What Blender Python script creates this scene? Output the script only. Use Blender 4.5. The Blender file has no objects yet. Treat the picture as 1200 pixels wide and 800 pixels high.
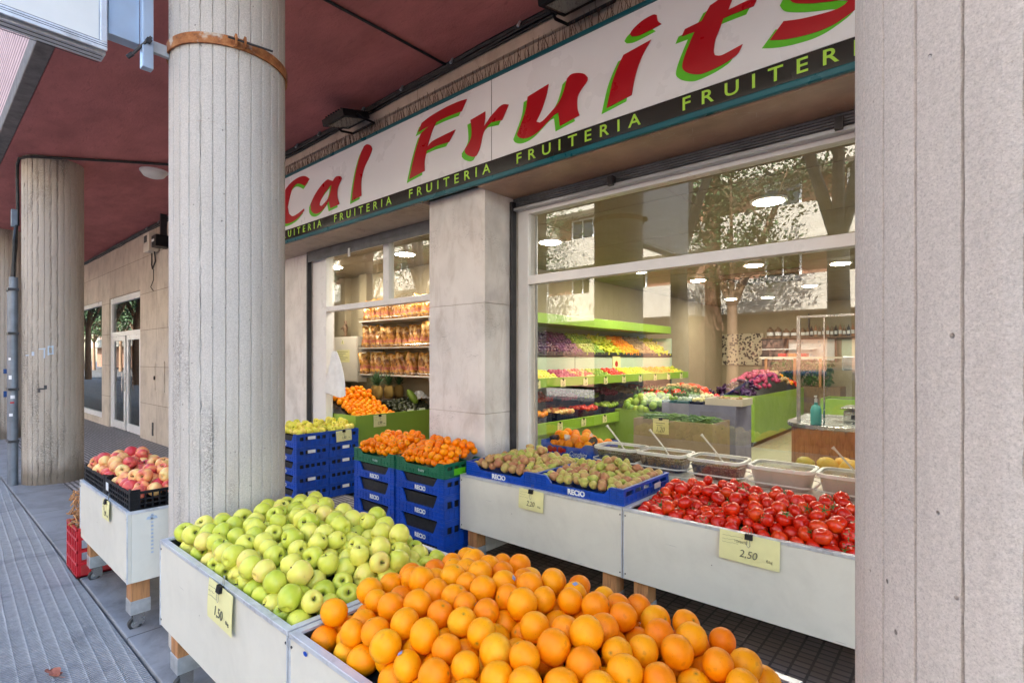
import bpy, math, random
import numpy as np
from mathutils import Matrix, Vector, Euler
PI = math.pi
scn = bpy.context.scene
COL = scn.collection
rnd = random.Random(7)

# ------------------------------------------------------------------ materials
MATS = {}
def ramp(nt, stops, interp='LINEAR'):
    n = nt.nodes.new('ShaderNodeValToRGB'); cr = n.color_ramp; cr.interpolation = interp
    while len(cr.elements) < len(stops): cr.elements.new(0.5)
    for e, (p, c) in zip(cr.elements, stops):
        e.position = p; e.color = (c[0], c[1], c[2], 1) if len(c) == 3 else c
    return n
class N:
    """tiny node wrapper"""
    def __init__(s, name):
        s.m = bpy.data.materials.new(name); s.m.use_nodes = True
        s.nt = s.m.node_tree; s.b = s.nt.nodes['Principled BSDF']; s.L = s.nt.links.new
        s.tc = s.nt.nodes.new('ShaderNodeTexCoord'); s.co = s.tc.outputs['Object']
    def mapping(s, scale=(1,1,1), rot=(0,0,0), src=None):
        n = s.nt.nodes.new('ShaderNodeMapping'); n.inputs['Scale'].default_value = scale; n.inputs['Rotation'].default_value = rot
        s.L(src or s.co, n.inputs['Vector']); return n.outputs[0]
    def noise(s, scale, detail=4, rough=.55, src=None, dist=0):
        n = s.nt.nodes.new('ShaderNodeTexNoise'); n.inputs['Scale'].default_value = scale; n.inputs['Detail'].default_value = detail
        n.inputs['Roughness'].default_value = rough; n.inputs['Distortion'].default_value = dist
        s.L(src or s.co, n.inputs['Vector']); return n.outputs['Fac']
    def voro(s, scale, src=None, feature='F1', rand=1):
        n = s.nt.nodes.new('ShaderNodeTexVoronoi'); n.feature = feature; n.inputs['Scale'].default_value = scale
        n.inputs['Randomness'].default_value = rand
        s.L(src or s.co, n.inputs['Vector']); return n
    def ramp(s, fac, stops, interp='LINEAR'):
        n = ramp(s.nt, stops, interp); s.L(fac, n.inputs[0]); return n.outputs[0]
    def mix(s, fac, a, b, blend='MIX'):
        n = s.nt.nodes.new('ShaderNodeMix'); n.data_type = 'RGBA'; n.blend_type = blend
        for sock, v in ((n.inputs[0], fac), (n.inputs[6], a), (n.inputs[7], b)):
            if isinstance(v, (int, float)): sock.default_value = v
            elif isinstance(v, tuple): sock.default_value = (v[0], v[1], v[2], 1)
            else: s.L(v, sock)
        return n.outputs[2]
    def math(s, op, a, b=0.0, c=None):
        n = s.nt.nodes.new('ShaderNodeMath'); n.operation = op
        for i, v in enumerate((a, b) if c is None else (a, b, c)):
            if isinstance(v, (int, float)): n.inputs[i].default_value = v
            else: s.L(v, n.inputs[i])
        return n.outputs[0]
    def sep(s, src=None):
        n = s.nt.nodes.new('ShaderNodeSeparateXYZ'); s.L(src or s.co, n.inputs[0]); return n.outputs
    def rand(s):
        return s.nt.nodes.new('ShaderNodeObjectInfo').outputs['Random']
    def bump(s, h, strength=.3, dist=.01, prev=None):
        n = s.nt.nodes.new('ShaderNodeBump'); n.inputs['Strength'].default_value = strength; n.inputs['Distance'].default_value = dist
        s.L(h, n.inputs['Height'])
        if prev is not None: s.L(prev, n.inputs['Normal'])
        s.L(n.outputs[0], s.b.inputs['Normal']); return n.outputs[0]
    def set(s, color=None, rough=None, metal=None, spec=None, **k):
        def put(sock, v):
            if isinstance(v, (int, float)): sock.default_value = v
            elif isinstance(v, tuple): sock.default_value = (v[0], v[1], v[2], 1)
            else: s.L(v, sock)
        if color is not None: put(s.b.inputs['Base Color'], color)
        if rough is not None: put(s.b.inputs['Roughness'], rough)
        if metal is not None: put(s.b.inputs['Metallic'], metal)
        if spec is not None: put(s.b.inputs['Specular IOR Level'], spec)
        for kk, v in k.items(): put(s.b.inputs[kk], v)
        return s
def reg(name, n): MATS[name] = n.m; return n.m
def sc(c, f): return (c[0]*f, c[1]*f, c[2]*f)
def plain(name, c, rough=.5, metal=0, var=.12, scale=6, bump=0, bscale=80, spec=.5, dirt=None):
    n = N(name)
    f = n.noise(scale, 5, .6)
    col = n.ramp(f, [(.3, sc(c, 1-var)), (.7, sc(c, 1+var))])
    if dirt:
        d = n.noise(scale*.6, 6, .7, dist=.4)
        col = n.mix(n.ramp(d, [(.52, (0,0,0)), (.72, (.7,.7,.7))]), col, dirt)
    rr = n.ramp(n.noise(scale*2.3, 4), [(.3, (rough*.8,)*3), (.7, (min(1, rough*1.2),)*3)])
    n.set(color=col, rough=rr, metal=metal, spec=spec)
    if bump: n.bump(n.noise(bscale, 4), bump, .003)
    return reg(name, n)

def concrete(name, c, warm, lowstain=0.0, pt=.52, fa=.6, pk=.07, bs=.65):
    n = N(name)
    big = n.noise(2.2, 6, .6, src=n.mapping((1,1,.35)))
    col = n.ramp(big, [(.25, sc(c, .82)), (.5, c), (.75, sc(c, 1.1))])
    # vertical run stains
    st = n.noise(9, 5, .65, src=n.mapping((1,1,.05)))
    col = n.mix(n.ramp(st, [(.5, (0,0,0)), (.74, (.55,)*3)]), col, warm)
    # exposed aggregate patches
    patch = n.noise(2.4, 4, .6, src=n.mapping((1.6,1.6,.25)))
    pm = n.ramp(patch, [(pt, (0,0,0)), (pt+.1, (1,1,1))])
    agg = n.voro(150).outputs['Color']
    aggc = n.ramp(n.sep(agg)[0], [(0, sc(c, .2)), (.5, sc(c, .6)), (1, sc(c, 1.25))])
    col = n.mix(n.math('MULTIPLY', pm, .75), col, aggc)
    # pits
    pit = n.voro(24, src=n.mapping((1,1,.8))).outputs['Distance']
    pr = n.ramp(pit, [(pk, (1,1,1)), (pk*1.6, (0,0,0))])
    sel = n.ramp(n.noise(14, 2), [(.55, (0,0,0)), (.6, (1,1,1))])
    pits = n.math('MULTIPLY', pr, sel)
    col = n.mix(n.math('MULTIPLY', pits, .85), col, sc(c, .22))
    fine = n.noise(140, 4, .7)
    col = n.mix(n.ramp(fine, [(.4, (.0,)*3), (.72, (fa,)*3)]), col, sc(c, .5))
    f2 = n.noise(330, 3, .8); col = n.mix(n.ramp(f2, [(.5, (0,0,0)), (.72, (.75,)*3)]), col, sc(c, .48)); col = n.mix(n.ramp(f2, [(.28, (.5,)*3), (.42, (0,0,0))]), col, sc(c, 1.3))
    if lowstain:
        z = n.sep()[2]
        zz = n.math('ADD', z, n.math('MULTIPLY', n.noise(7, 5, .6, src=n.mapping((1,1,.3))), .5))
        m = n.ramp(zz, [(.38, (lowstain,)*3), (.62, (0,0,0))])
        col = n.mix(m, col, sc(warm, .42))
    n.set(color=col, rough=.88, spec=.25)
    h = n.math('ADD', n.math('MULTIPLY', fine, .35), n.math('MULTIPLY', n.math('MULTIPLY', n.voro(150).outputs['Distance'], pm), 1.3))
    h = n.math('SUBTRACT', h, n.math('MULTIPLY', pits, 1.5))
    n.bump(h, bs, .004)
    return reg(name, n)

concrete('concrete_light', (.60,.56,.52), (.40,.34,.28), pt=.56)
concrete('concrete_near', (.60,.545,.50), (.42,.36,.32), pt=.62, fa=.45, pk=.05, bs=.8)
concrete('concrete_tan', (.52,.455,.385), (.34,.27,.2), .8)

def stucco(name, c):
    n = N(name)
    f = n.noise(1.3, 6, .65, src=n.mapping((1,2.2,1)))
    col = n.ramp(f, [(.3, sc(c, .78)), (.7, sc(c, 1.18))])
    s = n.noise(11, 5, .7, src=n.mapping((.5,2.5,1)), dist=.8)
    col = n.mix(n.ramp(s, [(.55, (0,0,0)), (.75, (.5,)*3)]), col, sc(c, .5))
    n.set(color=col, rough=.93, spec=.2)
    n.bump(n.noise(55, 5, .7), .8, .012)
    return reg(name, n)
stucco('maroon', (.50,.185,.18))

def stone(name, c, panel=None, xz=True):
    """stone cladding; joints are part of the material"""
    n = N(name)
    f = n.noise(2.5, 7, .62)
    col = n.ramp(f, [(.25, sc(c, .74)), (.5, c), (.78, sc(c, 1.13))])
    d = n.noise(7, 6, .7, src=n.mapping((1,1,.35)), dist=.5)
    col = n.mix(n.ramp(d, [(.5, (0,0,0)), (.75, (.6,)*3)]), col, (c[0]*.62, c[1]*.56, c[2]*.5))
    cr = n.voro(26, src=n.mapping((.55,.55,3.2)), feature='DISTANCE_TO_EDGE').outputs['Distance']
    cm = n.math('MULTIPLY', n.ramp(cr, [(.012, (1,1,1)), (.03, (0,0,0))]), n.ramp(n.noise(3.2, 3), [(.56, (0,0,0)), (.62, (.7,)*3)]))
    col = n.mix(cm, col, sc(c, .45))
    h = n.math('SUBTRACT', n.noise(90, 4, .7), cm)
    if panel:
        s = n.sep(); cmb = n.nt.nodes.new('ShaderNodeCombineXYZ'); n.L(s[0], cmb.inputs[0]); n.L(s[2], cmb.inputs[1])
        br = n.nt.nodes.new('ShaderNodeTexBrick'); n.L(cmb.outputs[0], br.inputs['Vector'])
        br.offset = panel[3] if len(panel) > 3 else .0
        br.inputs['Scale'].default_value = 1; br.inputs['Brick Width'].default_value = panel[0]; br.inputs['Row Height'].default_value = panel[1]
        br.inputs['Mortar Size'].default_value = panel[2]; br.inputs['Mortar Smooth'].default_value = .2; br.inputs['Bias'].default_value = 0
        br.inputs['Color1'].default_value = (1,1,1,1); br.inputs['Color2'].default_value = (.9,.88,.86,1); br.inputs['Mortar'].default_value = (.5,.46,.42,1)
        col = n.mix(1.0, col, br.outputs['Color'], 'MULTIPLY')
        h = n.math('SUBTRACT', h, n.math('MULTIPLY', br.outputs['Fac'], 1.0))
    n.set(color=col, rough=.8, spec=.3)
    n.bump(h, .45, .004)
    return reg(name, n)
stone('stone_wall', (.60,.53,.45), (1.15,.72,.006,.0))
stone('stone_pillar', (.73,.70,.68))
stone('stone_soffit', (.52,.43,.36), (1.9,.9,.004))

def brownmarble():
    n = N('soffit_marble')
    c = (.44,.29,.21)
    col = n.ramp(n.noise(3, 6, .6), [(.3, sc(c, .7)), (.7, sc(c, 1.2))])
    v = n.voro(7, src=n.mapping((1,2,1), (0,0,.6)), feature='DISTANCE_TO_EDGE').outputs['Distance']
    m = n.math('MULTIPLY', n.ramp(v, [(.006, (1,1,1)), (.016, (0,0,0))]), n.ramp(n.noise(5, 3), [(.48, (0,0,0)), (.6, (.75,)*3)]))
    n.set(color=n.mix(m, col, (.5,.42,.36)), rough=.38)
    return reg('soffit_marble', n)
brownmarble()

def tiles(name, c, w, h, mortar, mcol, rough=.7, bump=.5, var=.12, rot=0, slick=0):
    n = N(name)
    br = n.nt.nodes.new('ShaderNodeTexBrick'); n.L(n.mapping((1,1,1), (0,0,rot)), br.inputs['Vector']); br.offset = 0
    br.inputs['Scale'].default_value = 1; br.inputs['Brick Width'].default_value = w; br.inputs['Row Height'].default_value = h
    br.inputs['Mortar Size'].default_value = mortar; br.inputs['Mortar Smooth'].default_value = .3
    br.inputs['Color1'].default_value = (*sc(c, 1-var), 1); br.inputs['Color2'].default_value = (*sc(c, 1+var), 1); br.inputs['Mortar'].default_value = (*mcol, 1)
    col = br.outputs['Color']
    d = n.noise(1.6, 7, .65)
    col = n.mix(n.ramp(d, [(.4, (0,0,0)), (.7, (.5,)*3)]), col, sc(c, .6))
    n.set(color=col, rough=rough)
    hh = n.math('SUBTRACT', n.math('MULTIPLY', n.noise(60, 4), .3), br.outputs['Fac'])
    n.bump(hh, bump, .006)
    return reg(name, n)
tiles('floor_bars', (.32,.30,.305), .26, .052, .013, (.045,.042,.044), .62, .9)
tiles('floor_dark', (.25,.19,.165), .085, .052, .008, (.09,.07,.06), .5, .9)
tiles('shop_floor', (.36,.34,.26), .6, .6, .004, (.2,.19,.15), .25, .1, .04)

def slabs():
    n = N('kerb_slab')
    br = n.nt.nodes.new('ShaderNodeTexBrick'); n.L(n.co, br.inputs['Vector']); br.offset = 0
    br.inputs['Scale'].default_value = 1; br.inputs['Brick Width'].default_value = 1.2; br.inputs['Row Height'].default_value = 5
    br.inputs['Mortar Size'].default_value = .005
    c = (.23,.23,.245)
    br.inputs['Color1'].default_value = (*sc(c,.92), 1); br.inputs['Color2'].default_value = (*sc(c,1.1), 1); br.inputs['Mortar'].default_value = (.05,.05,.05,1)
    d = n.noise(3, 7, .7, dist=.6)
    col = n.mix(n.ramp(d, [(.42, (0,0,0)), (.68, (.7,)*3)]), br.outputs['Color'], (.10,.095,.10))
    n.set(color=col, rough=.6); n.bump(n.noise(40, 5, .6), .25, .004)
    return reg('kerb_slab', n)
slabs()

def pavement():
    n = N('grooved_pavement')
    s = n.sep(); wob = n.noise(1.1, 3, .5)
    y = n.math('ADD', s[1], n.math('MULTIPLY', wob, .018))
    y = n.math('ADD', y, n.math('MULTIPLY', s[0], .035))
    ridge = n.math('ABSOLUTE', n.math('SINE', n.math('MULTIPLY', y, 52)))
    ridge = n.math('POWER', n.math('SUBTRACT', 1.0, ridge), 3.0)
    x2 = n.math('ADD', s[0], n.math('MULTIPLY', n.math('SINE', n.math('MULTIPLY', y, 52)), .010))
    fine = n.math('ABSOLUTE', n.math('SINE', n.math('MULTIPLY', x2, 150)))
    nz = n.noise(22, 6, .7)
    c = (.36,.35,.355)
    col = n.ramp(nz, [(.3, sc(c, .68)), (.62, c), (.8, sc(c, 1.25))])
    col = n.mix(n.math('MULTIPLY', n.math('MULTIPLY', ridge, n.noise(34, 4, .7)), 1.4), col, (.55,.54,.56))
    col = n.mix(n.ramp(fine, [(.0, (.8,)*3), (.55, (0,0,0))]), col, (.085,.09,.105))
    st = n.noise(2.6, 6, .7, dist=1)
    col = n.mix(n.ramp(st, [(.5, (0,0,0)), (.68, (.65,)*3)]), col, (.13,.13,.145))
    gum = n.voro(7).outputs['Distance']; col = n.mix(n.math('MULTIPLY', n.ramp(gum, [(.05, (1,1,1)), (.08, (0,0,0))]), n.ramp(n.noise(3, 2), [(.55, (0,0,0)), (.6, (.7,)*3)])), col, (.05,.05,.055))
    n.set(color=col, rough=.75)
    h = n.math('ADD', n.math('MULTIPLY', ridge, .8), n.math('MULTIPLY', fine, 1.0))
    h = n.math('ADD', h, n.math('MULTIPLY', nz, .9))
    n.bump(h, 1.0, .008)
    return reg('grooved_pavement', n)
pavement()

def panel_white():
    n = N('white_laminate')
    c = (.69,.665,.585)
    col = n.ramp(n.noise(1.6, 5, .6), [(.3, sc(c,.93)), (.7, sc(c,1.03))])
    sp = n.voro(9).outputs['Distance']
    m = n.math('MULTIPLY', n.ramp(sp, [(.02, (1,1,1)), (.045, (0,0,0))]), n.ramp(n.noise(5, 2), [(.55, (0,0,0)), (.58, (1,1,1))]))
    scr = n.noise(30, 3, .5, src=n.mapping((.15,.15,2.2), (0,.5,0)))
    m2 = n.math('MULTIPLY', n.ramp(scr, [(.68, (0,0,0)), (.71, (.6,)*3)]), n.ramp(n.noise(2.1, 2), [(.5, (0,0,0)), (.6, (1,1,1))]))
    z = n.sep()[2]
    sm = n.ramp(n.noise(5, 6, .7, dist=.5), [(.46, (0,0,0)), (.72, (.2,)*3)])
    col = n.mix(sm, col, (.42,.40,.35))
    col = n.mix(m, col, (.12,.11,.1)); col = n.mix(m2, col, (.33,.32,.3))
    n.set(color=col, rough=.42, spec=.4); n.bump(n.noise(160, 2), .05, .001)
    return reg('white_laminate', n)
panel_white()

def wood(name, c):
    n = N(name)
    w = n.noise(16, 6, .6, src=n.mapping((3,3,.28)), dist=1.2)
    col = n.ramp(w, [(.3, sc(c, .55)), (.5, c), (.75, sc(c, 1.25))])
    n.set(color=col, rough=.62); n.bump(w, .3, .002)
    return reg(name, n)
wood('pine', (.44,.21,.085)); wood('counter_wood', (.36,.17,.09)); wood('bark_wood', (.2,.12,.07))

plain('rim_metal', (.62,.64,.68), .35, .35, .15, 9, dirt=(.25,.24,.24))
plain('galvanised', (.46,.48,.50), .42, .5, .2, 14, .1)
plain('dark_metal', (.05,.05,.055), .45, .5, .2, 10)
plain('black_plastic', (.006,.006,.008), .5, 0, .2, 12, spec=.25)
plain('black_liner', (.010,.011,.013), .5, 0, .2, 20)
plain('blue_plastic', (.004,.062,.42), .36, 0, .25, 7, dirt=(.015,.05,.22))
plain('navy_plastic', (.012,.016,.05), .4, 0, .2, 7)
plain('green_plastic', (.008,.13,.065), .4, 0, .2, 8)
plain('red_plastic', (.50,.012,.02), .35, 0, .15, 8)
plain('rubber', (.03,.03,.03), .7)
plain('white_aluminium', (.78,.78,.79), .32, 0, .04, 3, dirt=(.66,.66,.66))
plain('grey_aluminium', (.42,.44,.47), .35, .6, .1, 5)
plain('white_paint', (.72,.72,.70), .5, 0, .05, 3)
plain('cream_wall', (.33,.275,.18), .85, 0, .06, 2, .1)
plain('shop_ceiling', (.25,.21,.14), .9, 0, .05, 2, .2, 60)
plain('lime_panel', (.23,.37,.05), .38, 0, .06, 2)
plain('lime_band', (.24,.42,.035), .4, 0, .06, 2)
plain('mint_panel', (.44,.56,.44), .5, 0, .05, 2)
plain('sign_white', (.76,.77,.80), .30, 0, .03, 1.2)
plain('sign_red', (.40,.002,.01), .32, 0, .05, 2)
plain('sign_green', (.10,.50,.012), .35, 0, .05, 2)
plain('sign_lime', (.42,.72,.06), .4, 0, .05, 2)
plain('sign_teal', (.0,.10,.13), .32, .1, .15, 3)
plain('sign_black', (.018,.018,.016), .16, 0, .3, 2)
plain('letter_white', (.75,.77,.80), .5)
plain('tag_yellow', (.76,.72,.36), .6, 0, .05, 8)
plain('ink', (.11,.11,.09), .7)
plain('paper_white', (.75,.76,.77), .6, 0, .08, 10, .4, 30)
plain('shutter_dark', (.14,.15,.165), .35, .4, .3, 6, .2, 40)
plain('lens_grey', (.34,.37,.37), .3)
plain('spike', (.10,.05,.035), .8)
plain('cable_black', (.004,.004,.005), .55)
plain('steel', (.5,.5,.49), .25, .9, .05)
plain('enamel_cream', (.66,.61,.52), .4, 0, .04)
plain('cardboard', (.33,.255,.17), .85, 0, .12, 5, .2)
plain('grey_cloth', (.24,.25,.36), .9, 0, .15, 6, .5, 40)
plain('blue_frame', (.42,.52,.66), .35, .3, .08, 4)
plain('pink_brick', (.55,.40,.40), .9, 0, .1, 3)
plain('grey_lintel', (.16,.15,.15), .9, 0, .3, 9, .6)
plain('asphalt', (.05,.05,.053), .9, 0, .2, 3, .5, 60)
plain('kerb_stone', (.28,.27,.26), .85, 0, .15, 4, .3)
plain('leaf_dark', (.045,.085,.03), .6, 0, .4, 3)
plain('leaf_pine', (.05,.12,.045), .55, 0, .3, 12)
plain('trunk_pale', (.34,.31,.25), .9, 0, .35, 5, .5, 20)
plain('car_blue', (.03,.09,.30), .2, .4, .05, 1)
plain('tyre', (.02,.02,.02), .8)
plain('opp_cream', (.50,.465,.40), .85, 0, .08, .6)
plain('opp_brick', (.24,.12,.075), .9, 0, .2, 1.5)
plain('poster_white', (.68,.70,.72), .3, 0, .05)
plain('pink_spoon', (.75,.72,.68), .35)
plain('brown_frame', (.22,.10,.05), .5)
plain('straw', (.45,.22,.09), .9, 0, .3, 30, .5)
plain('dry_leaf', (.30,.10,.07), .8, 0, .3, 30)

def glassy(name, refl=.12, tint=(.97,.97,.95), rough=0.0):
    """thin pane: clear with a Schlick reflection that is the same from both sides"""
    m = bpy.data.materials.new(name); m.use_nodes = True; nt = m.node_tree; nt.nodes.clear()
    o = nt.nodes.new('ShaderNodeOutputMaterial'); t = nt.nodes.new('ShaderNodeBsdfTransparent'); t.inputs[0].default_value = (*tint, 1)
    g = nt.nodes.new('ShaderNodeBsdfGlossy'); g.inputs['Roughness'].default_value = rough; g.inputs['Color'].default_value = (1,.98,.95,1)
    lw = nt.nodes.new('ShaderNodeLayerWeight'); lw.inputs[0].default_value = .5
    pw = nt.nodes.new('ShaderNodeMath'); pw.operation = 'POWER'; nt.links.new(lw.outputs['Facing'], pw.inputs[0]); pw.inputs[1].default_value = 4.0
    ma = nt.nodes.new('ShaderNodeMath'); ma.operation = 'MULTIPLY_ADD'; nt.links.new(pw.outputs[0], ma.inputs[0]); ma.inputs[1].default_value = .8; ma.inputs[2].default_value = refl
    mx = nt.nodes.new('ShaderNodeMixShader'); nt.links.new(ma.outputs[0], mx.inputs[0]); nt.links.new(t.outputs[0], mx.inputs[1]); nt.links.new(g.outputs[0], mx.inputs[2])
    nt.links.new(mx.outputs[0], o.inputs[0]); MATS[name] = m; return m
glassy('shop_glass', .07)
glassy('door_glass', .012, (.4,.46,.46))
glassy('clear_glass', .04, (.93,.96,.95))
glassy('clear_plastic', .04, (.86,.87,.88), .2)
glassy('car_glass', .08, (.15,.18,.2))
def frosted():
    n = N('tub_milky'); n.set(color=(.74,.74,.72), rough=.3, spec=.5); n.b.inputs['Alpha'].default_value = .5; reg('tub_milky', n)
    n = N('tub_plastic')
    n.set(color=(.72,.74,.76), rough=.28, spec=.5)
    n.b.inputs['Alpha'].default_value = .09
    return reg('tub_plastic', n)
frosted()

def emis(name, c, s):
    m = bpy.data.materials.new(name); m.use_nodes = True; b = m.node_tree.nodes['Principled BSDF']
    b.inputs['Base Color'].default_value = (.8,.8,.8,1); b.inputs['Emission Color'].default_value = (*c, 1); b.inputs['Emission Strength'].default_value = s
    MATS[name] = m; return m
emis('lamp_glow', (1,.92,.76), 27.0)

def fruit(name, stops, rough=.35, bump=.0, bscale=120, pole=None, speck=None, cscale=14, coat=0, streak=False, spec=.28):
    """stops: colour ramp over the per-fruit random value + noise"""
    n = N(name)
    r = n.rand(); nz = n.noise(cscale, 3, .5, src=n.mapping((1,1,.25)) if streak else None)
    f = n.math('ADD', n.math('MULTIPLY', r, .68), n.math('MULTIPLY', n.math('SUBTRACT', nz, .34), .9))
    col = n.ramp(f, stops)
    if pole:
        z = n.sep(n.tc.outputs['Object'])
        rad = n.math('SQRT', n.math('ADD', n.math('POWER', z[0], 2.0), n.math('POWER', z[1], 2.0)))
        m = n.ramp(rad, [(pole[0]*.6, (.9,)*3), (pole[0], (0,0,0))])
        up = n.ramp(z[2], [(.0, (0,0,0)), (.004, (1,1,1))])
        col = n.mix(n.math('MULTIPLY', m, up), col, pole[1])
    if speck:
        sp = n.voro(speck[0]).outputs['Distance']
        col = n.mix(n.ramp(sp, [(speck[1], (speck[3],)*3), (speck[1]*1.8, (0,0,0))]), col, speck[2])
        bl = n.noise(30, 2)
        col = n.mix(n.ramp(bl, [(.66, (0,0,0)), (.74, (.32,)*3)]), col, sc(speck[2], .7))
    n.set(color=col, rough=rough, spec=spec)
    n.b.inputs['Subsurface Weight'].default_value = 0.0
    if coat: n.b.inputs['Coat Weight'].default_value = coat; n.b.inputs['Coat Roughness'].default_value = .12
    if bump: n.bump(n.noise(bscale, 3, .6), bump, .002)
    return reg(name, n)
fruit('orange_skin', [(.1,(.84,.20,.0)), (.5,(.92,.30,.0)), (.8,(.94,.37,.001)), (.98,(.86,.45,.02))], .44, .35, 420, pole=(.0045,(.12,.16,.03)), speck=(95,.10,(.55,.15,.02),.35))
fruit('mandarin_skin', [(.1,(.88,.18,.0)), (.6,(.95,.27,.0)), (.9,(.97,.36,.002))], .36, .45, 380, pole=(.006,(.10,.16,.03)), speck=(80,.08,(.5,.12,.02),.3))
fruit('green_apple_skin', [(.1,(.46,.53,.045)), (.4,(.63,.64,.08)), (.7,(.76,.70,.125)), (.95,(.83,.60,.17))], .30, .06, 60, pole=(.010,(.20,.26,.04)), speck=(150,.07,(.30,.30,.08),.35), coat=.1)
fruit('yellow_apple_skin', [(.1,(.68,.66,.07)), (.6,(.82,.72,.12)), (.95,(.84,.64,.18))], .34, .05, 60, pole=(.009,(.3,.3,.06)), speck=(150,.07,(.35,.28,.1),.3))
fruit('red_apple_skin', [(.1,(.52,.035,.05)), (.38,(.62,.09,.08)), (.58,(.80,.36,.14)), (.85,(.86,.64,.25))], .3, .04, 60, pole=(.009,(.45,.3,.08)), cscale=22, streak=True)
fruit('tomato_skin', [(.1,(.52,.010,.001)), (.6,(.66,.022,.002)), (.88,(.74,.07,.006)), (.99,(.80,.22,.02))], .27, .03, 40, coat=.12, spec=.45)
fruit('pear_skin', [(.1,(.32,.38,.07)), (.32,(.50,.47,.12)), (.52,(.50,.34,.13)), (.85,(.42,.17,.09))], .5, .2, 90, speck=(190,.12,(.16,.09,.04),.55), cscale=26)
fruit('avocado_skin', [(.1,(.018,.02,.012)), (.7,(.04,.045,.02)), (.95,(.07,.08,.025))], .4, .6, 120)
fruit('potato_skin', [(.1,(.30,.18,.08)), (.9,(.46,.32,.16))], .8, .2, 60)
fruit('grape_skin', [(.1,(.03,.01,.05)), (.9,(.14,.03,.12))], .35)
fruit('onion_skin', [(.1,(.30,.02,.09)), (.9,(.50,.08,.16))], .35, .05, 60, streak=True)
fruit('lime_skin', [(.1,(.12,.26,.02)), (.9,(.36,.46,.05))], .4, .2, 200)
fruit('banana_skin', [(.1,(.40,.50,.03)), (.9,(.66,.58,.04))], .45)
fruit('kiwi_skin', [(.1,(.14,.085,.04)), (.9,(.22,.15,.07))], .8, .3, 150)
fruit('aubergine_skin', [(.1,(.02,.006,.03)), (.9,(.05,.012,.07))], .2)
fruit('olive_skin', [(.1,(.10,.055,.03)), (.5,(.18,.11,.05)), (.9,(.26,.24,.07))], .3)
fruit('black_olive_skin', [(.1,(.02,.015,.02)), (.9,(.06,.035,.03))], .3)
fruit('gourd_skin', [(.1,(.32,.28,.02)), (.5,(.55,.36,.03)), (.9,(.75,.38,.02))], .45, .2, 20)
fruit('pine_skin', [(.1,(.28,.16,.04)), (.9,(.40,.26,.07))], .7, .8, 60)
plain('calyx', (.06,.15,.02), .6); plain('stem', (.10,.065,.03), .8); plain('sticker_blue', (.25,.32,.55), .4, 0, .3, 300)
plain('pod', (.10,.22,.04), .5, 0, .3, 20); plain('greens', (.05,.12,.025), .6, 0, .45, 14)

def bagmat():
    n = N('snack_bag')
    v = n.voro(26).outputs['Color']; s = n.sep(v)
    col = n.ramp(s[0], [(.0,(.20,.07,.015)), (.35,(.46,.19,.03)), (.7,(.62,.32,.05)), (1,(.74,.50,.20))])
    z = n.sep()
    lm = n.ramp(n.math('ABSOLUTE', n.math('ADD', z[2], -.09)), [(.025, (1,1,1)), (.03, (0,0,0))])
    sel = n.ramp(n.noise(45, 3), [(.42, (0,0,0)), (.5, (1,1,1))])
    col = n.mix(n.math('MULTIPLY', lm, sel), col, (.62,.18,.12))
    n.set(color=col, rough=.18, spec=.6); n.b.inputs['Coat Weight'].default_value = .6
    n.bump(n.noise(28, 4, .7, dist=1), .9, .02)
    return reg('snack_bag', n)
bagmat()
def tilemat():
    n = N('patterned_tiles')
    s = n.sep(); cmb = n.nt.nodes.new('ShaderNodeCombineXYZ'); n.L(s[0], cmb.inputs[0]); n.L(s[2], cmb.inputs[1])
    v = n.voro(16, src=cmb.outputs[0], rand=.8).outputs['Distance']
    n.set(color=n.ramp(v, [(.42,(.03,.022,.02)), (.46,(.5,.44,.32))], 'CONSTANT'), rough=.4)
    return reg('patterned_tiles', n)
tilemat()
def rustmat():
    n = N('rust_band')
    f = n.noise(14, 6, .7); g = n.noise(6, 5, .6)
    col = n.ramp(f, [(.3,(.10,.04,.02)), (.5,(.34,.12,.035)), (.68,(.50,.22,.08))])
    col = n.mix(n.ramp(g, [(.55,(0,0,0)), (.62,(1,1,1))]), col, (.50,.44,.36))
    n.set(color=col, rough=.8); n.bump(f, .6, .004)
    return reg('rust_band', n)
rustmat()
def pinkrib():
    n = N('ribbed_brick')
    s = n.sep(); w = n.math('FRACT', n.math('MULTIPLY', s[2], 14.0))
    c = n.ramp(n.noise(8, 5), [(.3,(.50,.36,.38)), (.7,(.66,.50,.52))])
    col = n.mix(n.ramp(w, [(.0,(1,1,1)), (.26,(1,1,1)), (.34,(0,0,0))]), c, (.16,.10,.12))
    n.set(color=col, rough=.85); n.bump(w, .5, .01)
    return reg('ribbed_brick', n)
pinkrib()
plain('bottle_teal', (.10,.42,.40), .25, 0, .05)
plain('conduit', (.17,.20,.24), .45, .4, .2, 8)
plain('tub_rim', (.82,.83,.84), .3, 0, .05)
def massmat(name, c0, c1, gap):
    n = N(name); v = n.voro(46, rand=.6); d = v.outputs['Distance']
    col = n.ramp(n.sep(v.outputs['Color'])[0], [(0, c0), (1, c1)])
    n.set(color=n.mix(n.ramp(d, [(.42,(0,0,0)), (.6,(1,1,1))]), col, gap), rough=.3)
    n.bump(n.math('SUBTRACT', 1.0, d), .8, .012); return reg(name, n)
massmat('olive_mass', (.07,.028,.012), (.17,.09,.035), (.015,.007,.004))
massmat('black_olive_mass', (.02,.015,.022), (.05,.035,.045), (.008,.006,.01))
massmat('pickle_mass', (.34,.27,.16), (.44,.38,.24), (.22,.17,.11))
fruit('pickle_skin', [(.1,(.34,.27,.14)), (.9,(.45,.42,.22))], .4)
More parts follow.
